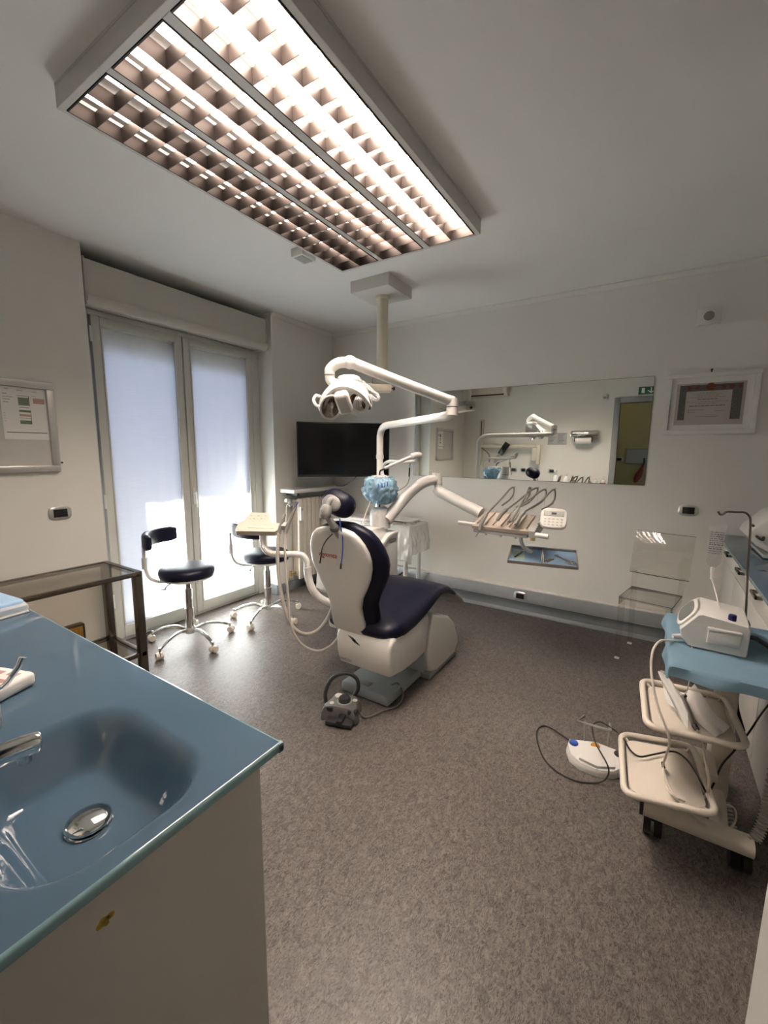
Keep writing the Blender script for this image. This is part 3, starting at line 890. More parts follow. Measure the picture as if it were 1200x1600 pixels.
bc = thing('bib_chain', (-1.40, 1.66, 0.9), 'thin blue cord with clips draped over the top of the dental chair backrest', 'cord')
MB().tube([(-1.327, 1.659, 1.103), (-1.321, 1.657, 1.067), (-1.318, 1.668, 1.020), (-1.312, 1.663, 0.968), (-1.310, 1.655, 0.910), (-1.311, 1.647, 0.871)], 0.0035, 6, 5).build('cord', 'blue', bc)
MB().tube([(-1.311, 1.648, 0.874), (-1.311, 1.643, 0.848)], 0.005, 6, 1).build('clip', 'dark', bc)
MB().tube([(-1.360, 1.643, 1.026), (-1.382, 1.623, 0.996), (-1.396, 1.609, 0.964), (-1.401, 1.600, 0.934)], 0.003, 6, 5).build('left_cord', 'cable', bc)
MB().tube([(-1.400, 1.602, 0.938), (-1.401, 1.595, 0.902), (-1.402, 1.590, 0.876)], 0.004, 6, 3).build('left_clip', 'dark', bc)

# ================================================================== water unit beside the chair
wu = thing('water_unit', (-1.75, 2.45, 0.43), 'white dental water unit cabinet hanging beside the chair', 'dental unit')
top = [(2.215, .455), (2.235, .435), (2.60, .432), (2.622, .45), (2.625, .862), (2.56, .868), (2.50, .862), (2.45, .845), (2.41, .818), (2.37, .805), (2.31, .800), (2.22, .790)]
wb = MB().prism(top, 'x', -1.985, -1.548, 0.018, 3).build('unit_body', 'white', wu)
MB().prism([(u, v) for u, v in ((2.205, .47), (2.23, .79), (2.31, .802), (2.37, .808), (2.41, .822), (2.45, .85), (2.50, .868), (2.56, .874), (2.61, .87), (2.60, .85), (2.54, .852), (2.48, .84), (2.43, .80), (2.38, .786), (2.24, .775), (2.22, .47))], 'x', -1.985, -1.536, 0.006).build('edge_moulding', 'white', wb)
MB().box(-1.549, -1.546, 2.50, 2.585, 0.800, 0.824, 0.001).build('unit_badge', 'grey', wb)
MB().loft([sring((cx_, 2.475, z), (1, 0, 0), (0, 1, 0), a, c, 28, 2.8) for cx_, z, a, c in ((-1.765, .785, .205, .15), (-1.76, .835, .196, .142), (-1.74, .868, .165, .125), (-1.705, .893, .120, .105), (-1.665, .912, .086, .085))]).build('unit_shoulder', 'white', wu, angle=60)
MB().lathe((-1.645, 2.52, 0.90), [(0.076, 0), (0.076, 0.08), (0.072, 0.11), (0.060, 0.135), (0.040, 0.15)], 28).build('cuspidor_column', 'white', wu, angle=50)
MB().lathe((-1.645, 2.52, 1.045), [(0.036, 0), (0.036, 0.012), (0.033, 0.013), (0.033, 0.05), (0.04, 0.06)], 24).build('chrome_neck', 'chrome', wu)
MB().box(-1.72, -1.52, 2.02, 2.24, 0.30, 0.40, 0.02).box(-1.62, -1.50, 1.98, 2.1, 0.30, 0.42, 0.02).build('support_arm', 'white', wu)
# cuspidor bowl and its cover
cb = thing('cuspidor_bowl', (-1.645, 2.52, 1.10), 'white cuspidor bowl wrapped in a blue film cover', 'basin')
MB().lathe((-1.645, 2.52, 1.10), [(0.035, 0), (0.075, 0.02), (0.098, 0.065), (0.100, 0.10), (0.094, 0.10), (0.088, 0.065), (0.06, 0.03), (0.01, 0.02)], 28).build('bowl', 'white', cb)
def cover(u, v):
    a = 2 * math.pi * u
    prof = [(0.040, 0.0), (0.078, 0.008), (0.106, 0.04), (0.118, 0.085), (0.120, 0.125), (0.112, 0.165), (0.088, 0.190), (0.058, 0.196)]
    t = v * (len(prof) - 1); i = min(int(t), len(prof) - 2); f = t - i
    r = prof[i][0] * (1 - f) + prof[i + 1][0] * f; z = prof[i][1] * (1 - f) + prof[i + 1][1] * f
    w_ = Vector((math.cos(a), math.sin(a), z * 9))
    fl = 0.020 * (abs(mnoise.noise(w_ * 2.6)) - 0.18) + 0.008 * mnoise.noise(w_ * 6.5)
    r += fl * (0.5 + 1.0 * math.sin(math.pi * v))
    return (-1.645 + r * math.cos(a), 2.52 + r * math.sin(a), 1.068 + z + 0.6 * fl)
cv = thing('film_cover', (-1.645, 2.52, 1.068), 'crumpled light blue plastic cover over the cuspidor bowl', 'plastic cover')
MB().sheet(cover, 110, 30, 0.0008).build('film', 'blue_film', cv, angle=70)
MB().tube([(-1.645 + 0.060 * math.cos(a), 2.52 + 0.060 * math.sin(a), 1.264 + 0.004 * math.sin(5 * a)) for a in [2 * math.pi * k / 16 for k in range(17)]], 0.006, 6, 3).build('elastic_rim', 'white_matt', cv)
lb = MB()
for k, (px, pz) in enumerate(((-1.585, 1.205), (-1.565, 1.208), (-1.548, 1.214), (-1.533, 1.220))):
    lb.tube([(px, 2.400 + 0.012 * k, pz - 0.012), (px + 0.004, 2.398 + 0.012 * k, pz + 0.006), (px + 0.002, 2.400 + 0.012 * k, pz + 0.020)], 0.004, 6, 3)
lb.build('printed_letters', 'blue', cv)

# ================================================================== operating lamp on its post
ol = thing('operating_lamp', (-1.78, 2.71, 0.86), 'white operating lamp on a swivel arm above the chair', 'operating lamp')
PZ = 1.625
b = MB()
b.tube([(-1.775, 2.71, 1.40), (-1.775, 2.71, 1.50), (-1.772, 2.708, 1.565), (-1.745, 2.695, 1.612), (-1.69, 2.664, 1.630), (-1.60, 2.617, 1.634), (-1.3, 2.462, 1.645), (-1.075, 2.347, 1.653)], 0.026, 14, 8)
pa = b.build('swivel_arm', 'white', ol)
MB().cyl((-1.775, 2.71, 0.86), (-1.775, 2.71, 1.40), 0.024, seg=20).build('post', 'white', ol)
MB().lathe((-1.775, 2.71, 1.385), [(0.024, 0), (0.029, 0.002), (0.029, 0.03), (0.026, 0.032)]).build('post_collar', 'white_matt', ol)
k = MB()
k.tube([(-1.10, 2.360, 1.652), (-1.055, 2.338, 1.655), (-1.030, 2.330, 1.672)], 0.028, 14, 4)
k.cyl((-1.025, 2.328, 1.655), (-1.025, 2.328, 1.700), 0.034, seg=18)
k.build('elbow_joint', 'white', ol)
MB().cyl((-1.025, 2.328, 1.700), (-1.025, 2.328, 1.705), 0.029, seg=18).build('joint_gap', 'black', ol)
b = MB()
b.cyl((-1.025, 2.328, 1.705), (-1.025, 2.328, 1.752), 0.034, seg=18)
b.tube([(-1.025, 2.328, 1.735), (-1.06, 2.285, 1.748), (-1.22, 2.055, 1.822), (-1.375, 1.835, 1.897)], 0.029, 14, 6)
b.build('spring_arm', 'white', ol)
b = MB()
b.ell((-1.385, 1.822, 1.900), (0.037, 0.037, 0.034))
b.tube([(-1.385, 1.822, 1.900), (-1.430, 1.780, 1.893), (-1.462, 1.757, 1.862), (-1.465, 1.755, 1.836)], 0.027, 12, 5)
b.build('head_joint', 'white', ol)
MB().cyl((-1.465, 1.755, 1.838), (-1.465, 1.755, 1.832), 0.025, seg=16).build('joint_ring', 'grey', ol)
b = MB()
b.tube([(-1.465, 1.755, 1.832), (-1.460, 1.757, 1.806), (-1.430, 1.772, 1.785), (-1.388, 1.795, 1.772)], 0.026, 12, 5, flat=0.8)
b.build('yoke', 'white', ol)
# lamp head
lw = Vector((0.842, 0.540, 0)).normalized()
tcam = Vector((0.61, -0.79, 0)).normalized()
ln = (tcam * 0.80 + Vector((0, 0, -1)) * 0.60).normalized()
outer = catmull([(-1.499, 1.705, 1.662), (-1.501, 1.739, 1.731), (-1.486, 1.795, 1.789), (-1.451, 1.848, 1.826), (-1.398, 1.881, 1.823), (-1.340, 1.888, 1.784), (-1.272, 1.856, 1.697)], 6)
front = catmull([(-1.459, 1.678, 1.636), (-1.405, 1.652, 1.703), (-1.351, 1.645, 1.738), (-1.306, 1.664, 1.749), (-1.269, 1.697, 1.739), (-1.251, 1.752, 1.714), (-1.247, 1.819, 1.667)], 6)
lower = catmull([(-1.463, 1.699, 1.634), (-1.416, 1.679, 1.694), (-1.370, 1.679, 1.728), (-1.328, 1.696, 1.743), (-1.296, 1.727, 1.735), (-1.274, 1.773, 1.708), (-1.267, 1.830, 1.666)], 6)
nn_ = len(outer) - 1
def hood(u, v):
    i = round(u * nn_)
    if v <= 0.6:
        t = v / 0.6
        m_ = outer[i] * (1 - t) + front[i] * t
        return m_ + Vector((0, 0, 0.016 * math.sin(math.pi * t) * math.sin(math.pi * u)))
    t = (v - 0.6) / 0.4
    return front[i] * (1 - t) + lower[i] * t
MB().sheet(hood, nn_, 10, 0.005).build('hood', 'white', ol, angle=50)
top_c = Vector((-1.399, 1.831, 1.813))
MB().ell(top_c, (0.062, 0.058, 0.026), rotm(lw, tcam, (0, 0, 1)), 22, 12, 2.5).build('top_cap', 'white', ol, angle=70)
for cc_, a_, b__, ro_, m_ in ((Vector((-1.387, 1.668, 1.657)), 0.050, 0.068, -0.35, 'reflector'), (Vector((-1.288, 1.760, 1.686)), 0.042, 0.058, 0.45, 'reflector')):
    e1_ = (lw - ln * lw.dot(ln)).normalized(); e2_ = ln.cross(e1_).normalized()
    if e2_.z < 0: e2_ = -e2_
    f1 = e1_ * math.cos(ro_) + e2_ * math.sin(ro_); f2 = e2_ * math.cos(ro_) - e1_ * math.sin(ro_)
    MB().loft([[cc_ + f1 * (a_ * s_ * math.cos(t)) + f2 * (b__ * s_ * math.sin(t)) - ln * (0.05 * (1 - s_ * s_)) for t in [2 * math.pi * i / 28 for i in range(28)]] for s_ in (0.02, 0.3, 0.55, 0.8, 1.0)], caps=False).build('reflector', m_, ol, angle=80)
    MB().tube([cc_ + f1 * (a_ * math.cos(t)) + f2 * (b__ * math.sin(t)) for t in [2 * math.pi * i / 24 for i in range(25)]], 0.0055, 8, 1).build('reflector_rim', 'white', ol)
e2_ = ln.cross(lw).normalized()
if e2_.z < 0: e2_ = -e2_
Rr = rotm(lw, e2_, lw.cross(e2_)) @ Matrix.Rotation(math.radians(14), 3, 'Z')
mcn = Vector((-1.307, 1.669, 1.678))
lmod = MB().obox(mcn, (0.070, 0.112, 0.055), Rr, 0.018, 3).build('light_module', 'white', ol)
MB().obox(mcn + ln * 0.026, (0.050, 0.086, 0.008), Rr, 0.004).build('module_lens', 'lens', lmod)
mc2 = Vector((-1.271, 1.726, 1.666))
MB().obox(mc2, (0.040, 0.095, 0.045), rotm(lw, e2_, lw.cross(e2_)) @ Matrix.Rotation(math.radians(-18), 3, 'Z'), 0.016, 3).build('side_module', 'lens', lmod)
MB().tube([(-1.458, 1.684, 1.665), (-1.477, 1.661, 1.673), (-1.490, 1.657, 1.699), (-1.488, 1.674, 1.723), (-1.482, 1.702, 1.719)], 0.0075, 8, 4).build('grip_handle', 'white', ol)
MB().tube([(-1.350, 1.839, 1.817), (-1.296, 1.832, 1.786), (-1.240, 1.825, 1.746), (-1.202, 1.820, 1.715), (-1.211, 1.812, 1.699), (-1.246, 1.805, 1.723)], 0.008, 8, 4).build('grip_handle', 'clear', ol)
MB().tube([(-1.274, 1.824, 1.726), (-1.252, 1.820, 1.693), (-1.254, 1.812, 1.654)], 0.006, 6, 3).build('switch_lead', 'dark', ol)

# arm with cup filler beside the post
ha = thing('holder_arm', (-1.74, 2.62, 1.2), 'thin white folded holder arm above the blue cover', 'holder arm')
MB().tube([(-1.722, 2.679, 1.253), (-1.734, 2.679, 1.296), (-1.715, 2.676, 1.345), (-1.664, 2.665, 1.370), (-1.554, 2.592, 1.371), (-1.467, 2.587, 1.371), (-1.380, 2.584, 1.381)], 0.012, 10, 6).build('lower_tube', 'white', ha)
MB().tube([(-1.592, 2.500, 1.329), (-1.540, 2.500, 1.349), (-1.456, 2.513, 1.385), (-1.388, 2.525, 1.412)], 0.012, 10, 4).build('upper_tube', 'white', ha)
MB().tube([(-1.395, 2.519, 1.408), (-1.376, 2.546, 1.421), (-1.363, 2.578, 1.419)], 0.021, 12, 3).cyl((-1.372, 2.559, 1.412), (-1.384, 2.582, 1.381), 0.016).build('knuckle', 'white_matt', ha)
MB().tube([(-1.593, 2.486, 1.321), (-1.620, 2.478, 1.307), (-1.627, 2.481, 1.280)], 0.006, 8, 4).build('black_lead', 'black', ha)
MB().tube([(-1.439, 2.581, 1.371), (-1.438, 2.572, 1.314), (-1.431, 2.553, 1.249), (-1.436, 2.519, 1.211), (-1.452, 2.444, 1.180)], 0.003, 6, 5).build('thin_lead', 'hose_dark', ha)
MB().tube([(-1.439, 2.574, 1.332), (-1.436, 2.565, 1.270)], 0.006, 8, 1).build('lead_sleeve', 'dark', ha)
MB().tube([(-1.631, 2.377, 1.104), (-1.641, 2.331, 1.015), (-1.648, 2.289, 0.941)], 0.004, 6, 3).build('drain_lead', 'cream', ha)

# ================================================================== instrument delivery arm
da = thing('delivery_unit', (-1.60, 2.62, 0.95), 'white instrument delivery arm with control keypad beside the mirror', 'instrument arm')
MB().tube([(-1.590, 2.521, 0.960), (-1.552, 2.597, 1.047), (-1.502, 2.694, 1.145), (-1.448, 2.788, 1.212), (-1.393, 2.912, 1.242)], lambda t: 0.046 - 0.008 * t, 16, 6).build('first_arm', 'white', da)
j = Vector((-1.389, 2.914, 1.242))
MB().cyl(j + Vector((0, 0, .045)), j + Vector((0, 0, -.075)), 0.040, seg=20).build('vertical_joint', 'white', da)
MB().cyl(j + Vector((0, 0, -.036)), j + Vector((0, 0, -.040)), 0.0415, seg=20).build('joint_ring', 'grey', da)
MB().tube([j + Vector((0, 0, -.070)), j + Vector((0.03, 0.0, -.100)), (-1.296, 2.916, 1.116), (-1.156, 2.889, 1.066), (-1.017, 2.873, 1.014)], 0.041, 16, 6).build('second_arm', 'white', da)
hd = MB().prism([(2.70, .930), (2.692, .952), (2.80, .985), (2.945, 1.020), (2.955, 1.005), (2.955, .950), (2.80, .930)], 'x', -1.020, -0.640, 0.008).build('instrument_head', 'pinkgrey', da)
for i in range(7):
    x = -0.985 + i * 0.054
    MB().box(x - 0.003, x + 0.003, 2.71, 2.93, 0, 0.012, 0.002, R=Matrix.Rotation(math.radians(14.5), 3, 'X'), C=Vector((0, 0.088, 0.285))).build('divider_rib', 'pinkgrey', hd)
MB().prism([(2.685, .915), (2.68, .958), (2.80, .993), (2.95, 1.028), (2.96, .945), (2.80, .915)], 'x', -0.640, -0.600, 0.006).build('end_plate', 'grey_lt', da)
MB().box(-1.01, -0.65, 2.705, 2.93, 0.905, 0.932, 0.006).build('under_tray', 'grey_lt', da)
for i in range(3):
    MB().cyl((-0.93 + 0.1 * i, 2.73, 0.906), (-0.93 + 0.1 * i, 2.73, 0.890), 0.009, seg=8).build('under_knob', 'white_matt', da)
MB().tube([(-1.00, 2.722, 0.955), (-1.07, 2.722, 0.957), (-1.125, 2.722, 0.957)], 0.014, 12, 2).build('grip_handle', 'white', da)
MB().tube([(-0.61, 2.70, 0.935), (-0.57, 2.70, 0.934), (-0.522, 2.70, 0.932)], 0.016, 12, 2).build('grip_handle', 'white', da)
MB().cyl((-0.615, 2.70, 0.918), (-0.615, 2.70, 0.898), 0.016, seg=10).build('pivot_knob', 'brass', da)
kc = Vector((-0.505, 2.735, 1.045))
kn = Vector((0.12, -0.80, 0.58)).normalized(); ka = Vector((0.99, 0.12, 0)).normalized(); ka = (ka - kn * ka.dot(kn)).normalized(); kb = kn.cross(ka)
Rk = rotm(ka, kb, kn)
ring = lambda a, c_, o: [kc + ka * p.x + kb * p.y + kn * o for p in sring((0, 0, 0), (1, 0, 0), (0, 1, 0), a, c_, 28, 4.0)]
kp = MB().loft([ring(.070, .062, -.022), ring(.078, .070, -.016), ring(.078, .070, 0), ring(.073, .065, .005)]).build('keypad', 'white', da)
MB().obox(kc + kb * 0.030 + kn * 0.0055, (0.118, 0.036, 0.002), Rk, 0.001).build('keypad_panel', 'grey_lt', kp)
MB().obox(kc + kb * 0.030 + kn * 0.007, (0.028, 0.014, 0.002), Rk).build('keypad_display', 'black', kp)
for r_ in range(3):
    for c_ in range(5):
        MB().obox(kc + ka * (-0.048 + 0.024 * c_) + kb * (-0.006 - 0.020 * r_) + kn * 0.0056, (0.013, 0.009, 0.003), Rk, 0.002).build('key', 'cream', kp)
MB().tube([kc - kn * .02 - ka * 0.04, Vector((-0.60, 2.80, 0.99))], 0.018, 10, 1).build('keypad_arm', 'grey_lt', da)
MB().tube([(-0.715, 2.80, 0.92), (-0.712, 2.81, 0.86), (-0.695, 2.835, 0.815), (-0.655, 2.865, 0.780)], 0.013, 10, 5).build('tray_arm', 'white', da)

# five instruments with hoses over whip arms
inst = [('air_syringe', 'air and water syringe with a thin nozzle lying leftmost on the instrument arm',
         [(-0.972, 2.655, 0.885), (-0.951, 2.665, 0.929)], [(-0.951, 2.665, 0.929), (-0.945, 2.690, 0.978), (-0.927, 2.720, 1.032)],
         [(-0.927, 2.720, 1.032), (-0.894, 2.770, 1.085), (-0.859, 2.830, 1.139), (-0.827, 2.890, 1.197), (-0.813, 2.930, 1.204), (-0.819, 2.960, 1.161), (-0.845, 2.950, 1.115), (-0.891, 2.930, 1.073)]),
        ('turbine_handpiece', 'grey turbine handpiece beside the syringe on the instrument arm',
         [(-0.845, 2.675, 0.990), (-0.839, 2.680, 1.007)], [(-0.839, 2.680, 1.007), (-0.821, 2.710, 1.047), (-0.798, 2.740, 1.075)],
         [(-0.798, 2.740, 1.075), (-0.751, 2.800, 1.123), (-0.716, 2.850, 1.164), (-0.681, 2.900, 1.200), (-0.655, 2.930, 1.208), (-0.666, 2.950, 1.167), (-0.713, 2.950, 1.107), (-0.769, 2.940, 1.073)]),
        ('contra_angle_handpiece', 'dark contra-angle handpiece in the middle of the instrument arm',
         [(-0.770, 2.675, 0.985), (-0.764, 2.680, 1.002)], [(-0.764, 2.680, 1.002), (-0.754, 2.710, 1.040), (-0.740, 2.740, 1.076)],
         [(-0.740, 2.740, 1.076), (-0.706, 2.790, 1.119), (-0.666, 2.850, 1.154), (-0.631, 2.900, 1.191), (-0.606, 2.930, 1.203), (-0.603, 2.950, 1.163), (-0.629, 2.950, 1.118), (-0.691, 2.940, 1.070)]),
        ('micromotor_handpiece', 'micromotor handpiece second from the keypad on the instrument arm',
         [(-0.756, 2.680, 0.998), (-0.753, 2.685, 1.006)], [(-0.753, 2.685, 1.006), (-0.742, 2.710, 1.046), (-0.727, 2.750, 1.088)],
         [(-0.727, 2.750, 1.088), (-0.710, 2.800, 1.139), (-0.703, 2.860, 1.189), (-0.706, 2.900, 1.212), (-0.701, 2.930, 1.201), (-0.715, 2.950, 1.147), (-0.759, 2.950, 1.090), (-0.795, 2.940, 1.066)]),
        ('scaler_handpiece', 'slender scaler handpiece nearest the keypad on the instrument arm',
         [(-0.723, 2.670, 0.966), (-0.719, 2.680, 0.990)], [(-0.719, 2.680, 0.990), (-0.705, 2.710, 1.036), (-0.683, 2.740, 1.072)],
         [(-0.683, 2.740, 1.072), (-0.637, 2.790, 1.108), (-0.599, 2.840, 1.143), (-0.572, 2.890, 1.186), (-0.548, 2.920, 1.207), (-0.546, 2.950, 1.158), (-0.563, 2.950, 1.110), (-0.622, 2.930, 1.068)])]
for nm, lab, tip, body, hose in inst:
    t = thing(nm, body[0], lab, 'handpiece')
    MB().tube(tip, 0.0035, 6, 1).build('tip', 'steel', t)
    MB().tube(body, lambda s_: 0.0105 + 0.002 * math.sin(3 * s_), 10, 5).build('handpiece_body', 'hose_dark' if 'contra' in nm or 'turbine' in nm else 'grey', t)
    MB().tube(hose, 0.0062, 8, 5).build('hose', 'hose_dark', t)
    wp = hose[4]
    MB().tube([(wp[0], wp[1] + 0.004, wp[2] - 0.10), (wp[0] + 0.004, wp[1] + 0.004, wp[2] - 0.02), (wp[0] + 0.006, wp[1] - 0.002, wp[2] + 0.012), (wp[0] + 0.014, wp[1] - 0.01, wp[2] + 0.004)], 0.0022, 6, 4).build('whip_spring', 'steel', t)

# instrument tray below the arm
NL, NR, FR, FL = Vector((-0.760, 2.713, 0.742)), Vector((-0.347, 2.793, 0.742)), Vector((-0.410, 3.022, 0.785)), Vector((-0.814, 2.949, 0.785))
tc_ = (NL + NR + FR + FL) / 4
ta = (NR - NL).normalized(); tn = (NR - NL).cross(FL - NL).normalized(); tb = tn.cross(ta)
Rt = rotm(ta, tb, tn)
tw, td = (NR - NL).length, 0.27
it = thing('instrument_tray', tc_ - tn * 0.012, 'steel instrument tray lined with blue paper hanging below the instrument arm', 'tray')
MB().obox(tc_ - tn * 0.009, (tw, td, 0.006), Rt, 0.002).build('tray_bottom', 'steel', it)
for s_ in (-1, 1):
    MB().obox(tc_ + tb * (s_ * td / 2), (tw, 0.006, 0.022), Rt, 0.002).build('tray_rim', 'steel', it)
    MB().obox(tc_ + ta * (s_ * tw / 2), (0.006, td, 0.022), Rt, 0.002).build('tray_rim', 'steel', it)
MB().obox(tc_ + ta * 0.0, (0.005, td, 0.020), Rt, 0.001).build('tray_divider', 'dark', it)
for s_ in (-1, 1):
    lnr = MB().obox(tc_ + ta * (s_ * tw / 4) - tn * 0.005, (tw / 2 - 0.014, td - 0.016, 0.002), Rt).build('paper_liner', 'liner', it)
sc_ = thing('sachet', tc_ - ta * (tw * 0.36), 'mint and white sterile sachet in the left half of the tray', 'sachet')
MB().obox(tc_ - ta * (tw * 0.36) - tn * 0.0025, (0.075, 0.16, 0.003), Rt @ Matrix.Rotation(0.1, 3, 'Z'), 0.001).build('pouch', 'mint', sc_)
MB().obox(tc_ - ta * (tw * 0.36) - tn * 0.0005, (0.014, 0.12, 0.004), Rt @ Matrix.Rotation(-0.35, 3, 'Z'), 0.001).build('instrument_inside', 'dark', sc_)
MB().obox(tc_ - ta * (tw * 0.36) + tb * 0.075 - tn * 0.0020, (0.09, 0.022, 0.003), Rt @ Matrix.Rotation(0.1, 3, 'Z'), 0.001).build('white_flap', 'paper', sc_)
fc = tc_ + ta * (tw * 0.28) + tn * 0.001
sf = thing('surgical_scissors', fc, 'small dark scissors in the right half of the tray', 'scissors')
for s_ in (-1, 1):
    R2 = Rt @ Matrix.Rotation(0.75 + 0.16 * s_, 3, 'Z')
    x_, y_ = R2 @ Vector((1, 0, 0)), R2 @ Vector((0, 1, 0))
    MB().tube([fc - y_ * 0.07, fc, fc + y_ * 0.055], lambda q: 0.0035 + 0.002 * q, 6, 2).build('blade', 'steel', sf)
    e_ = fc - y_ * 0.085
    MB().tube([e_ + x_ * (0.013 * math.cos(a)) + y_ * (0.016 * math.sin(a)) for a in [2 * math.pi * k / 12 for k in range(13)]], 0.0035, 6, 1).build('finger_ring', 'steel', sf)
fc = tc_ + ta * (tw * 0.07) - tb * 0.06 + tn * 0.002
for dx, lab in ((0, 'small brass bur lying beside the tray divider'), (0.018, 'second small bur lying right of the brass bur in the tray')):
    t = thing('bur', fc + ta * dx, lab, 'dental bur')
    d_ = (Rt @ Matrix.Rotation(-0.6, 3, 'Z')) @ Vector((0, 1, 0))
    MB().cyl(fc + ta * dx - d_ * 0.03, fc + ta * dx + d_ * 0.03, 0.0035, seg=8).build('shank', 'brass', t)
    MB().ell(fc + ta * dx + d_ * 0.032, (0.005, 0.005, 0.005), None, 10, 6).build('head', 'steel', t)

# ================================================================== assistant console on the window side
ac = thing('assistant_console', (-1.992, 1.727, 0.975), 'cream assistant keypad console on a bent white tube', 'control console')
MB().tube([(-1.570, 1.953, 0.510), (-1.631, 1.916, 0.521), (-1.684, 1.888, 0.555), (-1.715, 1.866, 0.613), (-1.737, 1.863, 0.675), (-1.742, 1.859, 0.740)], 0.0235, 14, 6).build('lower_tube', 'white', ac)
MB().tube([(-1.742, 1.858, 0.736), (-1.748, 1.861, 0.774), (-1.771, 1.852, 0.809), (-1.808, 1.830, 0.816), (-1.881, 1.783, 0.816), (-1.934, 1.750, 0.821), (-1.969, 1.732, 0.849), (-1.983, 1.731, 0.892), (-1.988, 1.738, 0.954)], 0.0195, 14, 6).build('upper_tube', 'white', ac)
pc = Vector((-1.999, 1.725, 0.986))
aa = Vector((0.80, 0.60, -0.02)).normalized(); an = Vector((0.30, -0.44, 0.85)); an = (an - aa * an.dot(aa)).normalized(); ab = an.cross(aa)
def pp(pts, o0, o1):
    b = MB(); t = []
    rings = [[pc + aa * x + ab * y + an * o for x, y in pts] for o in (o0, (o0 + o1) / 2, o1)]
    return b.loft(rings)
pts = [(-.135, -.045), (-.128, -.060), (.10, -.060), (.132, -.020), (.135, .012), (.075, .020), (.055, .040), (.040, .105), (.030, .112), (-.070, .112), (-.080, .104), (-.100, .040), (-.128, .022)]
pn = pp(pts, -0.022, 0.012).build('console_panel', 'pinkgrey', ac)
MB().obox(pc - ab * 0.022 + an * 0.012 + aa * 0.01, (0.15, 0.018, 0.006), rotm(aa, ab, an), 0.003).build('finger_slot', 'beige', pn)
for r_ in range(2):
    for c_ in range(5):
        MB().obox(pc + aa * (-0.065 + 0.022 * c_) + ab * (0.058 + 0.026 * r_) + an * 0.0128, (0.013, 0.012, 0.002), rotm(aa, ab, an), 0.001).build('key', 'grey_lt' if (r_ + c_) % 2 else 'beige', pn)
for lab, nm, hpts, hose, rad_ in (
    ('thick grey suction hose hanging from the assistant console', 'suction_hose',
     [(-1.841, 1.780, 1.069), (-1.848, 1.770, 1.038), (-1.857, 1.756, 0.989), (-1.860, 1.748, 0.951)],
     [(-1.861, 1.748, 0.959), (-1.846, 1.722, 0.887), (-1.822, 1.695, 0.780), (-1.788, 1.674, 0.675), (-1.744, 1.659, 0.561), (-1.691, 1.653, 0.470), (-1.646, 1.673, 0.416), (-1.605, 1.708, 0.398), (-1.567, 1.759, 0.416), (-1.548, 1.817, 0.470), (-1.551, 1.874, 0.538), (-1.556, 1.918, 0.600)], 0.0105),
    ('thin grey suction hose looping lowest beside the dental chair', 'suction_hose',
     [(-1.776, 1.805, 1.114), (-1.791, 1.787, 1.061), (-1.805, 1.768, 1.008), (-1.814, 1.755, 0.963)],
     [(-1.815, 1.756, 0.970), (-1.796, 1.730, 0.892), (-1.756, 1.696, 0.752), (-1.720, 1.672, 0.619), (-1.685, 1.648, 0.489), (-1.646, 1.647, 0.403), (-1.588, 1.662, 0.347), (-1.528, 1.707, 0.318), (-1.487, 1.760, 0.334), (-1.478, 1.819, 0.364), (-1.481, 1.870, 0.392)], 0.0072)):
    t = thing(nm, hpts[0], lab, 'hose', 'hoses of the assistant console')
    MB().tube(hpts, lambda q: 0.008 + 0.005 * q, 10, 4).build('hose_handle', 'grey', t)
    MB().tube(hose, rad_, 10, 6).build('hose', 'hose', t)
t = [o for o in bpy.data.objects if o.name.startswith('suction_hose')][-1]
MB().tube([(-1.776, 1.805, 1.114), (-1.766, 1.817, 1.144)], 0.004, 6, 1).build('hose_nozzle', 'blue', t)
MB().obox(Vector((-1.839, 1.781, 0.995)), (0.05, 0.04, 0.04), rotm(aa, ab, an), 0.01).build('hose_holder', 'grey_lt', ac)

# ================================================================== foot control on the floor
fcx, fcy = -1.338, 1.69
fd = Vector((0.30, -0.954, 0)); fr = Vector((0.954, 0.30, 0))
fo = thing('foot_control', (fcx, fcy, 0), 'grey foot control with loop handle on the floor behind the chair base', 'foot control')
Fp = lambda a, c_, z: Vector((fcx, fcy, 0)) + fr * a + fd * c_ + Vector((0, 0, z))
out = [(-.095, .075), (-.105, .03), (-.085, -.03), (-.080, -.075), (-.045, -.105), (.0, -.095), (.045, -.10), (.088, -.060), (.085, -.015), (.105, .035), (.095, .075), (.05, .060), (-.05, .060)]
MB().loft([[Fp(a * s_, c_ * s_, z) for a, c_ in out] for s_, z in ((1.0, 0.002), (1.02, 0.015), (0.98, 0.05), (0.90, 0.070), (0.80, 0.078))]).build('control_body', 'grey_dk', fo, angle=45)
MB().lathe(Fp(0.005, -0.015, 0.072), [(0.042, 0), (0.043, 0.006), (0.036, 0.008)], 20).build('knob_ring', 'grey', fo)
MB().lathe(Fp(0.005, -0.015, 0.076), [(0.034, 0), (0.034, 0.018), (0.028, 0.026), (0.018, 0.028)], 18).build('centre_knob', 'dark', fo)
for a, c_, r_ in ((-.045, -.055, .022), (.058, -.035, .014), (-.055, .022, .013)):
    MB().lathe(Fp(a, c_, 0.074), [(r_, 0), (r_ * .95, 0.006), (r_ * .6, 0.009)], 14).build('foot_button', 'white_matt', fo)
for a, s_ in ((-.062, 1), (.075, 1)):
    MB().obox(Fp(a, 0.045, 0.062), (0.055, 0.036, 0.028), rotm(fr, fd, (0, 0, 1)), 0.008).build('side_pad', 'dark', fo)
MB().obox(Fp(0.015, 0.085, 0.018), (0.15, 0.055, 0.022), rotm(fr, fd, (0, 0, 1)), 0.006).build('pedal_plate', 'dark', fo)
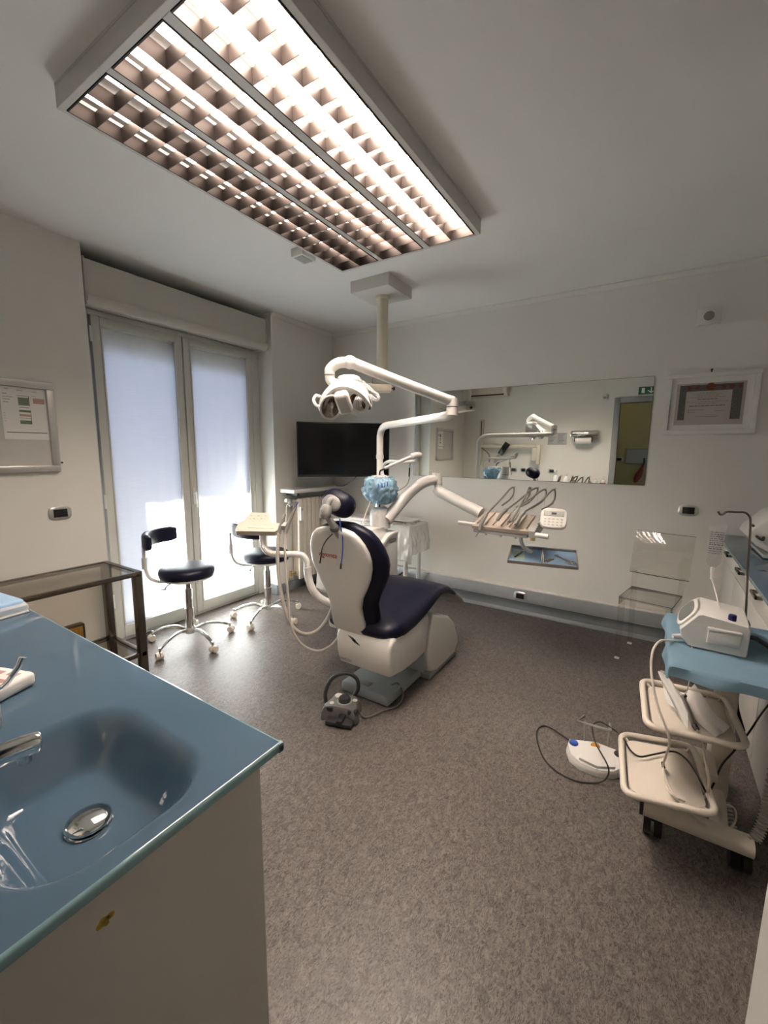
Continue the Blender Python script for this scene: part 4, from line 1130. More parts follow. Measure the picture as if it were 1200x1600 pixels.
MB().obox(Fp(0.022, 0.080, 0.040), (0.034, 0.090, 0.022), rotm(fr, fd, (0, 0, 1)), 0.006).build('pedal_lever', 'black', fo)
MB().tube([Fp(-.095, -.005, 0.02), Fp(-.115, -.03, 0.10), Fp(-.09, -.075, 0.165), Fp(-.02, -.105, 0.19), Fp(.045, -.105, 0.165), Fp(.055, -.095, 0.11), Fp(.030, -.085, 0.065)], 0.011, 10, 6).build('loop_handle', 'dark', fo)
MB().tube([Fp(.085, -.03, 0.02), Fp(.13, -.01, 0.006), (-1.168, 1.845, 0.006), (-1.127, 1.930, 0.006), (-1.138, 2.007, 0.030), (-1.192, 2.038, 0.066), (-1.20, 1.98, 0.085)], 0.0045, 6, 6).build('control_lead', 'hose_dark', fo)

# ================================================================== side table with plastic sheet behind the unit
st_ = thing('side_table', (-2.45, 3.55, 0), 'white side table against the mirror wall behind the water unit', 'table')
MB().box(-2.98, -1.875, 3.36, 3.715, 0.728, 0.752, 0.004).build('table_top', 'white_matt', st_)
for x, y in ((-2.94, 3.40), (-2.94, 3.66), (-1.925, 3.40), (-1.925, 3.66)):
    MB().tube([(x, y, 0.0), (x, y, 0.728)], 0.022, 12, 1).build('leg', 'white', st_)
MB().box(-2.94, -1.93, 3.39, 3.42, 0.66, 0.728).build('apron', 'white_matt', st_)
def film(u, v):
    x = -2.40 + 0.70 * u
    y = 3.76 - 0.62 * v
    z = 0.757
    ox, oy = max(0, x + 1.868), max(0, 3.352 - y)
    q_ = Vector((x * 7, y * 7, 0.3))
    wr = 0.040 * (abs(mnoise.noise(q_ * 1.3)) - 0.15) + 0.016 * mnoise.noise(q_ * 3.4)
    yb = min(y, 3.712)
    if oy > 0:
        z -= oy * 1.7; yb = 3.348 - 0.016 - 0.10 * oy + wr * min(1, oy * 8) * 1.3
    xb = min(x, -1.868)
    if ox > 0:
        z -= ox * 1.6; xb = -1.858 + 0.14 * ox + wr * min(1, ox * 8) * 0.9
    if oy == 0 and ox == 0: z += max(0, wr) * 0.3
    return (xb, yb, max(z, 0.42 + 0.02 * math.sin(9 * x)))
fl_ = thing('plastic_sheet', (-2.0, 3.4, 0.5), 'crumpled clear plastic sheet hanging over the corner of the side table', 'plastic sheet')
MB().sheet(film, 80, 70, 0.0008).build('sheet', 'film', fl_, angle=80)
pb = thing('paper_stack', (-2.05, 3.62, 0.77), 'flat white folder lying on the side table by the wall', 'papers')
MB().obox((-2.08, 3.60, 0.776), (0.30, 0.20, 0.012), (0, 0, 0.05), 0.002).build('folder', 'white_matt', pb)
pk = thing('paper_pack', (-2.60, 3.50, 0.752), 'white paper pack on the side table left of the cuspidor column', 'papers')
MB().obox((-2.52, 3.48, 0.766), (0.34, 0.22, 0.028), (0, 0, 0.1), 0.003).build('pack', 'paper', pk)
cc = thing('cable_tangle', (-2.1, 3.5, 0.1), 'tangle of black cables on a box under the side table', 'cables')
MB().box(-2.42, -1.99, 3.50, 3.68, 0.06, 0.17, 0.004).build('power_box', 'dark', cc)
rnd = random.Random(11)
for k in range(4):
    pts = [(-2.40 + 0.10 * i + rnd.uniform(-.03, .03), 3.49 + rnd.uniform(-.06, .05), 0.17 + rnd.uniform(0.0, 0.12)) for i in range(5)]
    MB().tube(pts, 0.006, 6, 5).build('cable', 'cable', cc)
MB().box(-2.30, -2.12, 3.44, 3.48, 0.12, 0.16, 0.004).build('plug_strip', 'grey_lt', cc)
for i_, z_ in ((0, 0.03),):
    MB().box(-2.45, -1.96, 3.46, 3.70, 0.04, 0.06, 0.002).build('lower_shelf', 'white_matt', st_)

# ================================================================== stools
def make_stool(label, back_deg, leg0, pad_off=0):
    root = thing('operator_stool', (0, 0, 0), label, 'stool', 'navy stools by the window')
    MB().lathe((0, 0, 0.515), [(0.12, -0.004), (0.172, 0.0), (0.187, 0.012), (0.194, 0.034), (0.190, 0.058), (0.170, 0.076), (0.12, 0.086), (0.02, 0.089)], 36).build('seat_cushion', 'navy', root, angle=70)
    MB().lathe((0, 0, 0.485), [(0.05, -0.012), (0.12, 0.0), (0.182, 0.022), (0.186, 0.034), (0.15, 0.035)], 32).build('seat_pan', 'white_matt', root)
    MB().cyl((0, 0, 0.34), (0, 0, 0.475), 0.018, seg=16).build('piston', 'chrome', root)
    MB().cyl((0, 0, 0.235), (0, 0, 0.42), 0.026, seg=18).build('upper_sleeve', 'chrome', root)
    MB().cyl((0, 0, 0.10), (0, 0, 0.27), 0.031, seg=18).build('lower_sleeve', 'chrome', root)
    MB().lathe((0, 0, 0.072), [(0.028, 0), (0.038, 0.004), (0.040, 0.03), (0.034, 0.045)], 20).build('hub', 'grey_lt', root)
    a0 = math.radians(leg0)
    for k in range(5):
        a = a0 + k * 2 * math.pi / 5
        c, s_ = math.cos(a), math.sin(a)
        MB().tube([(0.03 * c, 0.03 * s_, 0.098), (0.12 * c, 0.12 * s_, 0.118), (0.22 * c, 0.22 * s_, 0.098), (0.285 * c, 0.285 * s_, 0.066)], lambda t: 0.017 - 0.006 * t, 10, 5, flat=0.75).build('leg', 'chrome', root)
        cs = MB().cyl((0.29 * c, 0.29 * s_, 0.045), (0.29 * c, 0.29 * s_, 0.082), 0.0085, seg=10).build('caster', 'chrome', root)
        ca = a + 1.1 + 0.7 * k
        ax = Vector((-math.sin(ca), math.cos(ca), 0))
        p = Vector((0.297 * c, 0.297 * s_, 0.0265))
        for sg in (-1, 1):
            MB().cyl(p + ax * (0.004 * sg), p + ax * (0.023 * sg), 0.0262, 0.0235, seg=16).build('wheel', 'cream', cs)
    MB().tube([(-0.02, -0.10, 0.485), (-0.02, -0.14, 0.475), (-0.02, -0.165, 0.455)], 0.006, 8, 3).obox((-0.02, -0.175, 0.452), (0.04, 0.014, 0.01), (0, 0, 0.8), 0.003).build('height_lever', 'steel', root)
    bd = math.radians(back_deg)
    rr = 0.255
    # backrest pad: an arc of a thick band
    rings = []
    n = 22
    half = math.radians(52)
    for i in range(n + 1):
        a = bd + math.radians(pad_off) - half + 2 * half * i / n
        e = min(1.0, 0.78 + 0.22 * min(i, n - i) / 2.0)
        rings.append(sring((rr * math.cos(a), rr * math.sin(a), 0.80), (math.cos(a), math.sin(a), 0), (0, 0, 1), 0.024 * e, 0.056 * e, 20, 4.0))
    MB().loft(rings).build('backrest_pad', 'navy', root, angle=50)
    a = bd
    c, s_ = math.cos(a), math.sin(a)
    MB().tube([(0.12 * c, 0.12 * s_, 0.475), (0.20 * c, 0.20 * s_, 0.478), (0.262 * c, 0.262 * s_, 0.515), (0.285 * c, 0.285 * s_, 0.60), (0.288 * c, 0.288 * s_, 0.76)], 0.013, 12, 5, flat=0.9).build('backrest_stem', 'white', root)
    MB().cyl((0.288 * c, 0.288 * s_, 0.58), (0.288 * c, 0.288 * s_, 0.66), 0.019, seg=14).build('stem_sleeve', 'white_matt', root)
    return root
s1 = make_stool('navy stool with curved backrest standing alone in front of the bright window', 222, -75, -8)
s1.location = (-2.86, 1.77, 0)
s2 = make_stool('navy stool half hidden behind the assistant console and its hoses', 226, -70, 38)
s2.location = (-2.745, 2.43, 0)

# ================================================================== sink counter in the left foreground
CT = 0.880
cx0, cx1, cy0, cy1 = -2.30, -0.570, YB + 0.004, 0.533
sk = thing('sink_cabinet', (-1.43, 0.22, 0), 'beige sink cabinet under the blue glass worktop', 'cabinet')
MB().box(-0.618, -0.598, YB + 0.004, 0.497, 0.06, CT - 0.024, 0.002).build('side_panel', 'laminate', sk)
MB().box(-2.27, -2.25, YB + 0.004, 0.497, 0.06, CT - 0.024, 0.002).build('side_panel', 'laminate', sk)
for i in range(4):
    x0 = -2.245 + i * 0.407
    d_ = MB().box(x0 + 0.002, x0 + 0.403, 0.479, 0.497, 0.065, CT - 0.028, 0.002).build('cabinet_door', 'laminate', sk)
    hx_ = x0 + (0.36 if i % 2 == 0 else 0.045)
    MB().tube([(hx_, 0.497, 0.66), (hx_, 0.522, 0.665), (hx_, 0.522, 0.745), (hx_, 0.497, 0.75)], 0.005, 8, 3).build('handle', 'steel', d_)
MB().box(-2.23, -0.64, YB + 0.004, 0.44, 0.0, 0.06).build('plinth', 'grey_skirt', sk)
MB().box(-2.24, -0.62, YB + 0.004, 0.47, 0.08, 0.10).build('bottom_panel', 'laminate', sk)
# dried splash on the side panel
b = MB()
rnd = random.Random(5)
for k in range(7):
    y, z, r_ = 0.217 + rnd.uniform(-.007, .008), 0.787 + rnd.uniform(-.005, .006), rnd.uniform(.0025, .0055)
    b.loft([[Vector((-0.598 + o, y + r_ * s_ * math.cos(t) * 1.1, z + r_ * s_ * math.sin(t))) for t in [2 * math.pi * i / 10 for i in range(10)]] for o, s_ in ((0.0001, 1), (0.0007, .8))])
sp_ = [o for o in sk.children if o.name.startswith('side_panel')][0]
b.build('splash_mark', 'stain', sp_)

wt = thing('glass_worktop', (-1.43, 0.22, CT), 'blue painted glass worktop with moulded basin', 'worktop')
def rsdf(x, y, x0, x1, y0, y1, r):
    qx = abs(x - (x0 + x1) / 2) - ((x1 - x0) / 2 - r)
    qy = abs(y - (y0 + y1) / 2) - ((y1 - y0) / 2 - r)
    return math.hypot(max(qx, 0), max(qy, 0)) + min(max(qx, qy), 0) - r
BX0, BX1, BY0, BY1 = -1.015, -0.600, 0.115, 0.432
def depth(x, y):
    d_ = -rsdf(x, y, BX0, BX1, BY0, BY1, 0.115)
    if d_ <= 0: return 0.0
    t = min(d_ / 0.085, 1.0)
    t = t * t * (3 - 2 * t)
    dc = math.hypot(x + 0.808, y - 0.283)
    return 0.098 * t + 0.010 * max(0, 1 - dc / 0.16) * t
xs = [cx0 + (BX0 - 0.02 - cx0) * i / 8 for i in range(8)] + [BX0 - 0.02 + (cx1 - 0.006 - BX0 + 0.02) * i / 80 for i in range(81)]
ys = [cy0, 0.0, 0.06] + [0.09 + (cy1 - 0.006 - 0.09) * i / 72 for i in range(73)]
vs_, fs_ = [], []
for x in xs:
    for y in ys:
        vs_.append((x, y, CT - depth(x, y)))
ny = len(ys)
for i in range(len(xs) - 1):
    for jj in range(ny - 1):
        fs_.append([i * ny + jj, (i + 1) * ny + jj, (i + 1) * ny + jj + 1, i * ny + jj + 1])
b = MB(); b._add(vs_, fs_)
b.build('basin_surface', 'blue_glass', wt, angle=80)
# edges of the slab
b = MB()
b.prism([(cx1 - 0.006, CT), (cx1 - 0.001, CT - 0.002), (cx1, CT - 0.006), (cx1, CT - 0.016), (cx1 - 0.003, CT - 0.019), (cx1 - 0.012, CT - 0.019), (cx1 - 0.012, CT - 0.001)], 'y', cy0, cy1)
b.prism([(cy1 - 0.006, CT), (cy1 - 0.001, CT - 0.002), (cy1, CT - 0.006), (cy1, CT - 0.016), (cy1 - 0.003, CT - 0.019), (cy1 - 0.012, CT - 0.019), (cy1 - 0.012, CT - 0.001)], 'x', cx0, cx1)
b.build('polished_edge', 'glass_edge', wt, angle=70)
b = MB()
b.box(cx0, cx1 - 0.012, cy1 - 0.05, cy1 - 0.012, CT - 0.019, CT - 0.002).box(cx0, BX0 - 0.03, cy0, cy1 - 0.05, CT - 0.019, CT - 0.002)
b.build('slab_underside', 'blue_glass', wt, smooth=False)
dn = thing('basin_drain', (-0.808, 0.283, 0.772), 'domed chrome pop-up drain in the blue basin', 'drain')
MB().lathe((-0.808, 0.283, 0.7735), [(0.036, -0.006), (0.038, 0.0), (0.036, 0.002), (0.030, 0.002)], 32).build('drain_ring', 'chrome', dn)
MB().lathe((-0.808, 0.283, 0.781), [(0.030, -0.004), (0.037, 0.0), (0.036, 0.003), (0.030, 0.0075), (0.020, 0.011), (0.008, 0.0128), (0.001, 0.013)], 40).build('drain_dome', 'chrome', dn, angle=80)
fa = thing('basin_faucet', (-0.86, 0.03, CT), 'chrome faucet spout reaching over the blue basin', 'faucet')
MB().lathe((-0.872, 0.03, CT), [(0.030, 0), (0.030, 0.006), (0.025, 0.010), (0.024, 0.10), (0.020, 0.112)], 28).build('faucet_body', 'chrome', fa)
MB().tube([(-0.868, 0.03, CT + 0.062), (-0.856, 0.10, CT + 0.074), (-0.836, 0.19, CT + 0.082), (-0.828, 0.222, CT + 0.083), (-0.825, 0.236, CT + 0.082)], lambda t: 0.026 - 0.004 * t if t < 0.86 else 0.0225 * math.sqrt(max(0.02, 1 - ((t - 0.86) / 0.14) ** 2)), 18, 8, flat=0.72).build('spout', 'chrome', fa)
MB().cyl((-0.832, 0.212, CT + 0.072), (-0.832, 0.212, CT + 0.056), 0.010, seg=14).build('aerator', 'chrome', fa)
MB().tube([(-0.872, 0.03, CT + 0.115), (-0.88, 0.02, CT + 0.135), (-0.89, -0.03, CT + 0.15)], 0.008, 10, 3).build('lever', 'chrome', fa)

sd = thing('soap_dispenser', (-1.10, 0.20, CT), 'grey soap dispenser with a long chrome elbow lever on the blue worktop', 'soap dispenser')
MB().box(-1.155, -1.072, 0.10, 0.248, CT, CT + 0.125, 0.006).build('dispenser_body', 'alu', sd)
MB().tube([(-1.10, 0.11, CT + 0.13), (-1.085, 0.19, CT + 0.115), (-1.068, 0.245, CT + 0.090), (-1.062, 0.275, CT + 0.118), (-1.062, 0.288, CT + 0.140)], lambda t: 0.006 + 0.004 * t * t, 10, 6, flat=0.6).build('elbow_lever', 'chrome', sd)
wp_ = thing('wipes_packet', (-1.27, 0.28, CT), 'white packet with faded red print beside the soap dispenser', 'packet')
pkb = MB().obox((-1.29, 0.265, CT + 0.018), (0.20, 0.11, 0.034), (0, 0, 0.35), 0.010, 3).build('packet_body', 'paper', wp_)
b = MB()
Rz = Euler((0, 0, 0.35)).to_matrix()
for i in range(3):
    for q in range(4):
        b.obox(Vector((-1.29, 0.265, CT + 0.0352)) + Rz @ Vector((-0.07 + 0.045 * q, -0.03 + 0.03 * i, 0)), (0.030, 0.012, 0.0008), Rz)
b.build('packet_print', 'ink_red', pkb, smooth=False)
gp = thing('blue_packet', (-1.93, 0.45, CT), 'flat blue and white packet at the far end of the blue worktop', 'packet')
MB().obox((-1.945, 0.435, CT + 0.026), (0.30, 0.12, 0.045), (0, 0, 0.12), 0.010, 3).build('packet_body', 'liner', gp)
MB().obox((-1.800, 0.452, CT + 0.018), (0.035, 0.13, 0.034), (0, 0.25, 0.12), 0.006).build('packet_end', 'film', gp)
MB().obox((-1.945, 0.435, CT + 0.005), (0.325, 0.13, 0.008), (0, 0, 0.12), 0.002).build('packet_wrap', 'paper', gp)

# ================================================================== steel table with glass shelves
tb_ = thing('steel_table', (-2.82, 0.9, 0), 'dark steel side table with glass shelves against the window wall', 'table')
tx0, tx1, ty0, ty1, tz = -3.045, -2.605, 0.55, 1.318, 0.702
for x in (tx0, tx1 - 0.045):
    for y in (ty0, ty1 - 0.045):
        MB().box(x, x + 0.045, y, y + 0.045, 0.0, tz - 0.028, 0.002).build('leg', 'bronze_steel', tb_)
for z, nm in ((tz, 'top'), (0.185, 'low')):
    ins = 0.0 if nm == 'top' else 0.006
    MB().box(tx0, tx1, ty1 - 0.03 - ins, ty1 - ins, z - 0.028, z, 0.002).build('rail', 'bronze_steel', tb_)
    MB().box(tx0, tx1, ty0 + ins, ty0 + 0.03 + ins, z - 0.028, z, 0.002).build('rail', 'bronze_steel', tb_)
    MB().box(tx0 + ins, tx0 + 0.022 + ins, ty0 + 0.03, ty1 - 0.03, z - 0.028, z, 0.002).build('rail', 'bronze_steel', tb_)
    MB().box(tx1 - 0.022 - ins, tx1 - ins, ty0 + 0.03, ty1 - 0.03, z - 0.028, z, 0.002).build('rail', 'bronze_steel', tb_)
    MB().box(tx0 + 0.022, tx1 - 0.022, ty0 + 0.03, ty1 - 0.03, z - 0.012, z - 0.004).build('glass_shelf', 'table_glass', tb_, smooth=False)

# ================================================================== ghost chair by the mirror wall
gc = thing('acrylic_chair', (0.08, 3.42, 0), 'clear acrylic chair against the mirror wall', 'chair')
S = [Vector((-0.143, 3.246, 0.455)), Vector((0.123, 3.193, 0.455)), Vector((0.258, 3.534, 0.455)), Vector((-0.055, 3.647, 0.455))]
cg = (S[0] + S[1] + S[2] + S[3]) / 4
ga = (S[1] - S[0]).normalized(); gb = (S[3] - S[0]); gb = (gb - ga * gb.dot(ga)).normalized()
gw, gd = 0.315, 0.335
P_ = lambda a, b_, z: Vector((cg.x, cg.y, 0)) + ga * a + gb * b_ + Vector((0, 0, z))
Rg = rotm(ga, gb, (0, 0, 1))
MB().obox(P_(0, 0, 0.449), (gw, gd, 0.012), Rg, 0.003).build('seat', 'acrylic', gc)
for s_ in (-1, 1):
    MB().obox(P_(s_ * (gw / 2 - 0.004), 0, 0.426), (0.008, gd, 0.045), Rg, 0.002).build('seat_skirt', 'acrylic', gc)
    MB().obox(P_(0, s_ * (gd / 2 - 0.004), 0.426), (gw, 0.008, 0.045), Rg, 0.002).build('seat_skirt', 'acrylic', gc)
b = MB()
e_ = 0.0018
for (a0, b0), (a1, b1) in (((-1, -1), (1, -1)), ((1, -1), (1, 1)), ((1, 1), (-1, 1)), ((-1, 1), (-1, -1))):
    b.tube([P_(a0 * gw / 2, b0 * gd / 2, 0.455), P_(a1 * gw / 2, b1 * gd / 2, 0.455)], e_, 6, 1)
b.build('seat_edge', 'acrylic_edge', gc)
for sa in (-1, 1):
    for sb_ in (-1, 1):
        ca, cb_ = sa * (gw / 2 - 0.018), sb_ * (gd / 2 - 0.018)
        MB().loft([[P_(ca + x * q + 0.0, cb_ + y * q + (0.03 * sb_ * (0.44 - z) / 0.44 if sb_ > 0 else 0), z) for x, y in ((-.017, -.017), (.017, -.017), (.017, .017), (-.017, .017))] for q, z in ((0.72, 0.002), (1.0, 0.44))]).build('leg', 'acrylic', gc, smooth=False)
        MB().loft([[P_(ca + x, cb_ + y + (0.03 if sb_ > 0 else 0), z) for x, y in ((-.014, -.014), (.014, -.014), (.014, .014), (-.014, .014))] for z in (0.0, 0.006)]).build('foot_pad', 'white_matt', gc, smooth=False)
bt0, bt1 = 0.565, 0.868
def backp(u, v):
    a = (u - 0.5) * (gw + 0.055)
    z = bt0 + (bt1 - bt0) * v
    return P_(a, gd / 2 - 0.002 + 0.10 * (z - 0.44) + 0.52 * (z - 0.52) ** 2 - 0.10 * (0.25 - (u - 0.5) ** 2) * 0.35, z)
MB().sheet(backp, 14, 8, 0.010).build('backrest', 'acrylic', gc)
b = MB()
b.tube([backp(i / 14, 1) for i in range(15)], e_, 6, 1)
b.tube([backp(i / 14, 0) for i in range(15)], 0.0026, 6, 1)
b.build('backrest_edge', 'acrylic_edge', gc)
for s_ in (-1, 1):
    q = lambda z, d_=0: P_(s_ * (gw / 2 - 0.012 + 0.02 * (z - 0.45)), gd / 2 - 0.008 + 0.10 * (z - 0.44), z)
    MB().loft([[q(z) + ga * x + gb * y for x, y in ((-.016, -.008), (.016, -.008), (.016, .008), (-.016, .008))] for z in (0.44, 0.58)]).build('back_post', 'acrylic', gc, smooth=False)

# ================================================================== white cabinets with blue top along the right wall
RT = 0.885
rx0 = 0.465
cnt = 0
for i, (y0, y1) in enumerate(((3.29, YF - 0.004), (2.81, 3.286), (2.33, 2.806), (1.85, 2.326))):
    lab = ['white cabinet unit in the corner by the mirror wall', 'second white cabinet unit from the mirror wall', 'third white cabinet unit from the mirror wall', 'fourth white cabinet unit from the mirror wall, directly behind the trolley'][i]
    c_ = thing('base_cabinet', ((rx0 + XR) / 2, (y0 + y1) / 2, 0), lab, 'cabinet', 'white base cabinets along the right wall')
    MB().box(rx0 + 0.022, XR - 0.004, y0, y1, 0.08, RT - 0.022, 0.001).build('carcass', 'laminate_w', c_, smooth=False)
    MB().box(rx0 + 0.085, XR - 0.004, y0, y1, 0.0, 0.08).build('plinth', 'laminate_w', c_, smooth=False)
    dw = MB().box(rx0, rx0 + 0.020, y0 + 0.003, y1 - 0.003, 0.705, RT - 0.034, 0.0015).build('drawer', 'laminate_w', c_)
    dd = MB().box(rx0, rx0 + 0.020, y0 + 0.003, y1 - 0.003, 0.085, 0.700, 0.0015).build('door', 'laminate_w', c_)
    ym = (y0 + y1) / 2
    for o_, z in ((dw, 0.79),):
        MB().box(rx0 - 0.030, rx0 - 0.020, ym - 0.065, ym + 0.065, z - 0.008, z + 0.008, 0.002).box(rx0 - 0.03, rx0 + 0.001, ym - 0.065, ym - 0.053, z - 0.008, z + 0.008, 0.002).box(rx0 - 0.03, rx0 + 0.001, ym + 0.053, ym + 0.065, z - 0.008, z + 0.008, 0.002).build('handle', 'bronze_steel', o_)
rx0 = 0.425
rt_ = thing('blue_worktop', (0.72, 2.8, RT), 'long blue glass worktop on the white cabinets along the right wall', 'worktop')
MB().box(rx0 - 0.015, XR - 0.003, 1.84, YF - 0.003, RT - 0.018, RT, 0.002).build('glass_top', 'blue_glass', rt_)
MB().box(rx0 - 0.017, rx0 - 0.015, 1.84, YF - 0.003, RT - 0.016, RT - 0.002).build('glass_edge', 'glass_edge', rt_)
dv = thing('white_device', (0.68, 3.2, RT), 'white moulded device standing on the blue worktop near the mirror wall', 'device')
MB().prism([(0.500, RT + 0.062), (0.462, RT + 0.110), (0.472, RT + 0.140), (0.560, RT + 0.245), (0.66, RT + 0.275), (0.88, RT + 0.20), (0.90, RT + 0.022), (0.57, RT + 0.022)], 'y', 3.04, 3.34, 0.012).build('device_body', 'white', dv)
MB().box(0.530, 0.93, 3.00, 3.38, RT + 0.004, RT + 0.022, 0.004).build('device_base', 'grey_lt', dv)
MB().box(0.535, 0.92, 3.005, 3.37, RT + 0.0005, RT + 0.004).build('base_gasket', 'black', dv)
MB().tube([(0.500, 3.040, RT + 0.115), (0.508, 3.022, RT + 0.108), (0.525, 3.022, RT + 0.100), (0.530, 3.040, RT + 0.112)], 0.007, 8, 4).build('latch', 'bronze_steel', dv)
MB().obox((0.488, 3.10, RT + 0.165), (0.012, 0.05, 0.012), (0, 0.87, 0), 0.003).build('button', 'black', dv)
MB().box(0.70, 0.78, 3.036, 3.042, RT + 0.07, RT + 0.15, 0.002).build('side_panel', 'grey_lt', dv)

# ================================================================== trolley with surgical motor
tr = thing('instrument_trolley', (0.22, 1.9, 0), 'cream wheeled trolley with two lower trays at the right', 'trolley')
MB().loft([[Vector((x, 1.755 + p.x, 0.115 + p.y)) for p in sring((0, 0, 0), (1, 0, 0), (0, 1, 0), 0.038, 0.028, 18, 2.6)] for x in (0.066, 0.395)]).build('front_foot_bar', 'cream', tr)
for x in (0.064, 0.397):
    MB().loft([[Vector((x + o, 1.755 + p.x, 0.115 + p.y)) for p in sring((0, 0, 0), (1, 0, 0), (0, 1, 0), 0.039, 0.029, 18, 2.6)] for o in (-0.006, 0.006)]).build('bar_end_cap', 'dark', tr)
MB().tube([(0.30, 1.76, 0.115), (0.31, 1.95, 0.118), (0.33, 2.22, 0.115)], 0.030, 12, 4, flat=0.8).build('rear_foot_bar', 'cream', tr)
for i, (x, y) in enumerate(((0.105, 1.77), (0.365, 1.775), (0.345, 2.20))):
    cs = MB().cyl((x, y, 0.06), (x, y, 0.10), 0.012, seg=10).build('caster', 'dark', tr)
    for s_ in (-1, 1):
        MB().cyl((x + 0.006 * s_, y, 0.037), (x + 0.030 * s_, y, 0.037), 0.037, seg=18).build('wheel', 'black', cs)
MB().cyl((0.052, 1.80, 0.13), (0.052, 1.80, 0.17), 0.02, seg=10).build('bumper', 'dark', tr)
MB().prism([(1.96, 0.11), (2.06, 0.11), (2.10, 0.72), (2.02, 0.72)], 'x', 0.275, 0.345, 0.012).build('column', 'cream', tr)
MB().box(0.105, 0.440, 1.645, 2.20, 0.716, 0.740, 0.008).build('top_shelf', 'cream', tr)
def tray(name, corners, z):
    n = 7; pts = []
    m = len(corners)
    for i in range(m):
        p = Vector((*corners[i], 0)); a = Vector((*corners[i - 1], 0)); c_ = Vector((*corners[(i + 1) % m], 0))
        u = (a - p).normalized(); v = (c_ - p).normalized(); r_ = 0.045
        for k in range(n):
            t = k / (n - 1)
            q0, q1, q2 = p + u * r_, p, p + v * r_
            q = q0 * (1 - t) ** 2 + q1 * 2 * t * (1 - t) + q2 * t * t
            pts.append(Vector((q.x, q.y, z)))
    c0_ = sum((p for p in pts), Vector()) / len(pts)
    ins = [c0_ + (p - c0_) * 0.86 for p in pts]
    o = MB().loft([[Vector((p.x, p.y, z - 0.016)) for p in ins], [Vector((p.x, p.y, z - 0.006)) for p in ins]]).build(name, 'cream', tr)
    MB().tube(pts + [pts[0]], 0.0115, 10, 1, closed=True).build('tray_rail', 'cream', o)
    b = MB()
    for k in (3, 10, 17, 24):
        b.cyl(ins[k] - Vector((0, 0, .010)), pts[k], 0.005, seg=8)
    b.build('tray_lug', 'cream', o)
    return o
tray('upper_tray', [(0.026, 1.984), (0.304, 2.012), (0.330, 1.686), (0.049, 1.638)], 0.505)
tray('lower_tray', [(-0.029, 1.902), (0.219, 1.973), (0.263, 1.610), (0.003, 1.548)], 0.285)
MB().box(0.25, 0.30, 1.90, 2.06, 0.465, 0.495, 0.006).build('tray_bracket', 'cream', tr)
MB().box(0.20, 0.29, 1.84, 2.0, 0.245, 0.275, 0.006).build('tray_bracket', 'cream', tr)

# blue drape over the trolley top
def drape(u, v):
    x = 0.068 + 0.50 * u; y = 1.598 + 0.66 * v
    z = 0.7435
    lx, hx_, ly, hy_ = 0.098, 0.445, 1.640, 2.205
    ol, oh, on_, of = max(0, lx - x), max(0, x - hx_), max(0, ly - y), max(0, y - hy_)
    dz = 0
    X, Y = x, y
    wv = 0.005 * math.sin(16 * y + 1.0) + 0.003 * math.sin(37 * y)
    wx = 0.010 * math.sin(19 * x + 0.6) + 0.006 * math.sin(43 * x + 2)
    if ol > 0: X = lx - 0.004 - 0.25 * ol + wv * min(1, ol * 40); dz = max(dz, ol * 1.5)
    if oh > 0: X = hx_ + 0.3 * oh; dz = max(dz, oh * 0.95)
    if on_ > 0: Y = ly - 0.006 - 0.25 * on_ + wx * min(1, on_ * 30); dz = max(dz, on_ * 0.80)
    if of > 0: Y = hy_ + 0.2 * of; dz = max(dz, of * 0.9)
    z = z - dz + (0.0012 * math.sin(40 * x) * math.sin(33 * y) if dz == 0 else 0) + 0.0014
    return (X, Y, z)
dr_ = thing('surgical_drape', (0.24, 1.9, 0.74), 'blue disposable drape over the top of the trolley', 'drape')
MB().sheet(drape, 56, 64, 0.0012).build('drape_cloth', 'drape', dr_, angle=70)

# surgical motor unit
mu = thing('surgical_motor', (0.26, 1.99, 0.748), 'white surgical motor unit with slanted screen on the blue drape', 'surgical motor')
Rm = Euler((0, 0, math.radians(-3))).to_matrix()
mc = Vector((0.232, 1.945, 0.7475))
Q = lambda a, c_, z: mc + Rm @ Vector((a, c_, z))
def body(profile, y0, y1):
    return MB().loft([[Q(x, y, z) for x, z in profile] for y in (y0, y0 + 0.006, y1 - 0.006, y1)])
pf = [(-.096, .028), (-.072, .0), (.092, .0), (.095, .005), (.096, .102), (.090, .112), (-.040, .128), (-.052, .124), (-.102, .056)]
MB().loft([[Q(x * s_ + 0.0, y, 0.06 + (z - 0.06) * s_) for x, z in pf] for y, s_ in ((-.105, .965), (-.098, 1.0), (.120, 1.0), (.128, .965))]).build('motor_housing', 'white', mu, angle=35)
# screen on the slanted left face
sn = (Vector((-.128, 0, .0)) - Vector((-.062, 0, .07)))
fa_ = Rm @ Vector((0, 1, 0)); fu = (Rm @ Vector((.050, 0, .068))).normalized(); fn = fu.cross(fa_).normalized()
if fn.x > 0: fn = -fn
sc0 = Q(-.0775, 0.012, .0905)
ring = lambda a, c_, o: [sc0 + fa_ * p.x + fu * p.y + fn * o for p in sring((0, 0, 0), (1, 0, 0), (0, 1, 0), a, c_, 28, 3.2)]
bz = MB().loft([ring(.098, .050, -.002), ring(.098, .050, .006), ring(.092, .045, .009)]).build('screen_bezel', 'white', mu)
MB().loft([ring(.082, .037, .008), ring(.082, .037, .0105)]).build('screen', 'lcd', bz)
MB().box(-.02, .072, -.115, -.100, .030, .078, 0.003, R=Rm, C=mc).build('pump_lid', 'white_matt', mu)
MB().box(-.022, .074, -.118, -.100, .078, .088, 0.003, R=Rm, C=mc).build('pump_lid_rim', 'white', mu)
MB().lathe(Q(.045, -.075, .112), [(0.012, 0), (0.012, 0.022), (0.010, 0.026), (0.004, 0.027)], 16).build('blue_knob', 'navyblue', mu)
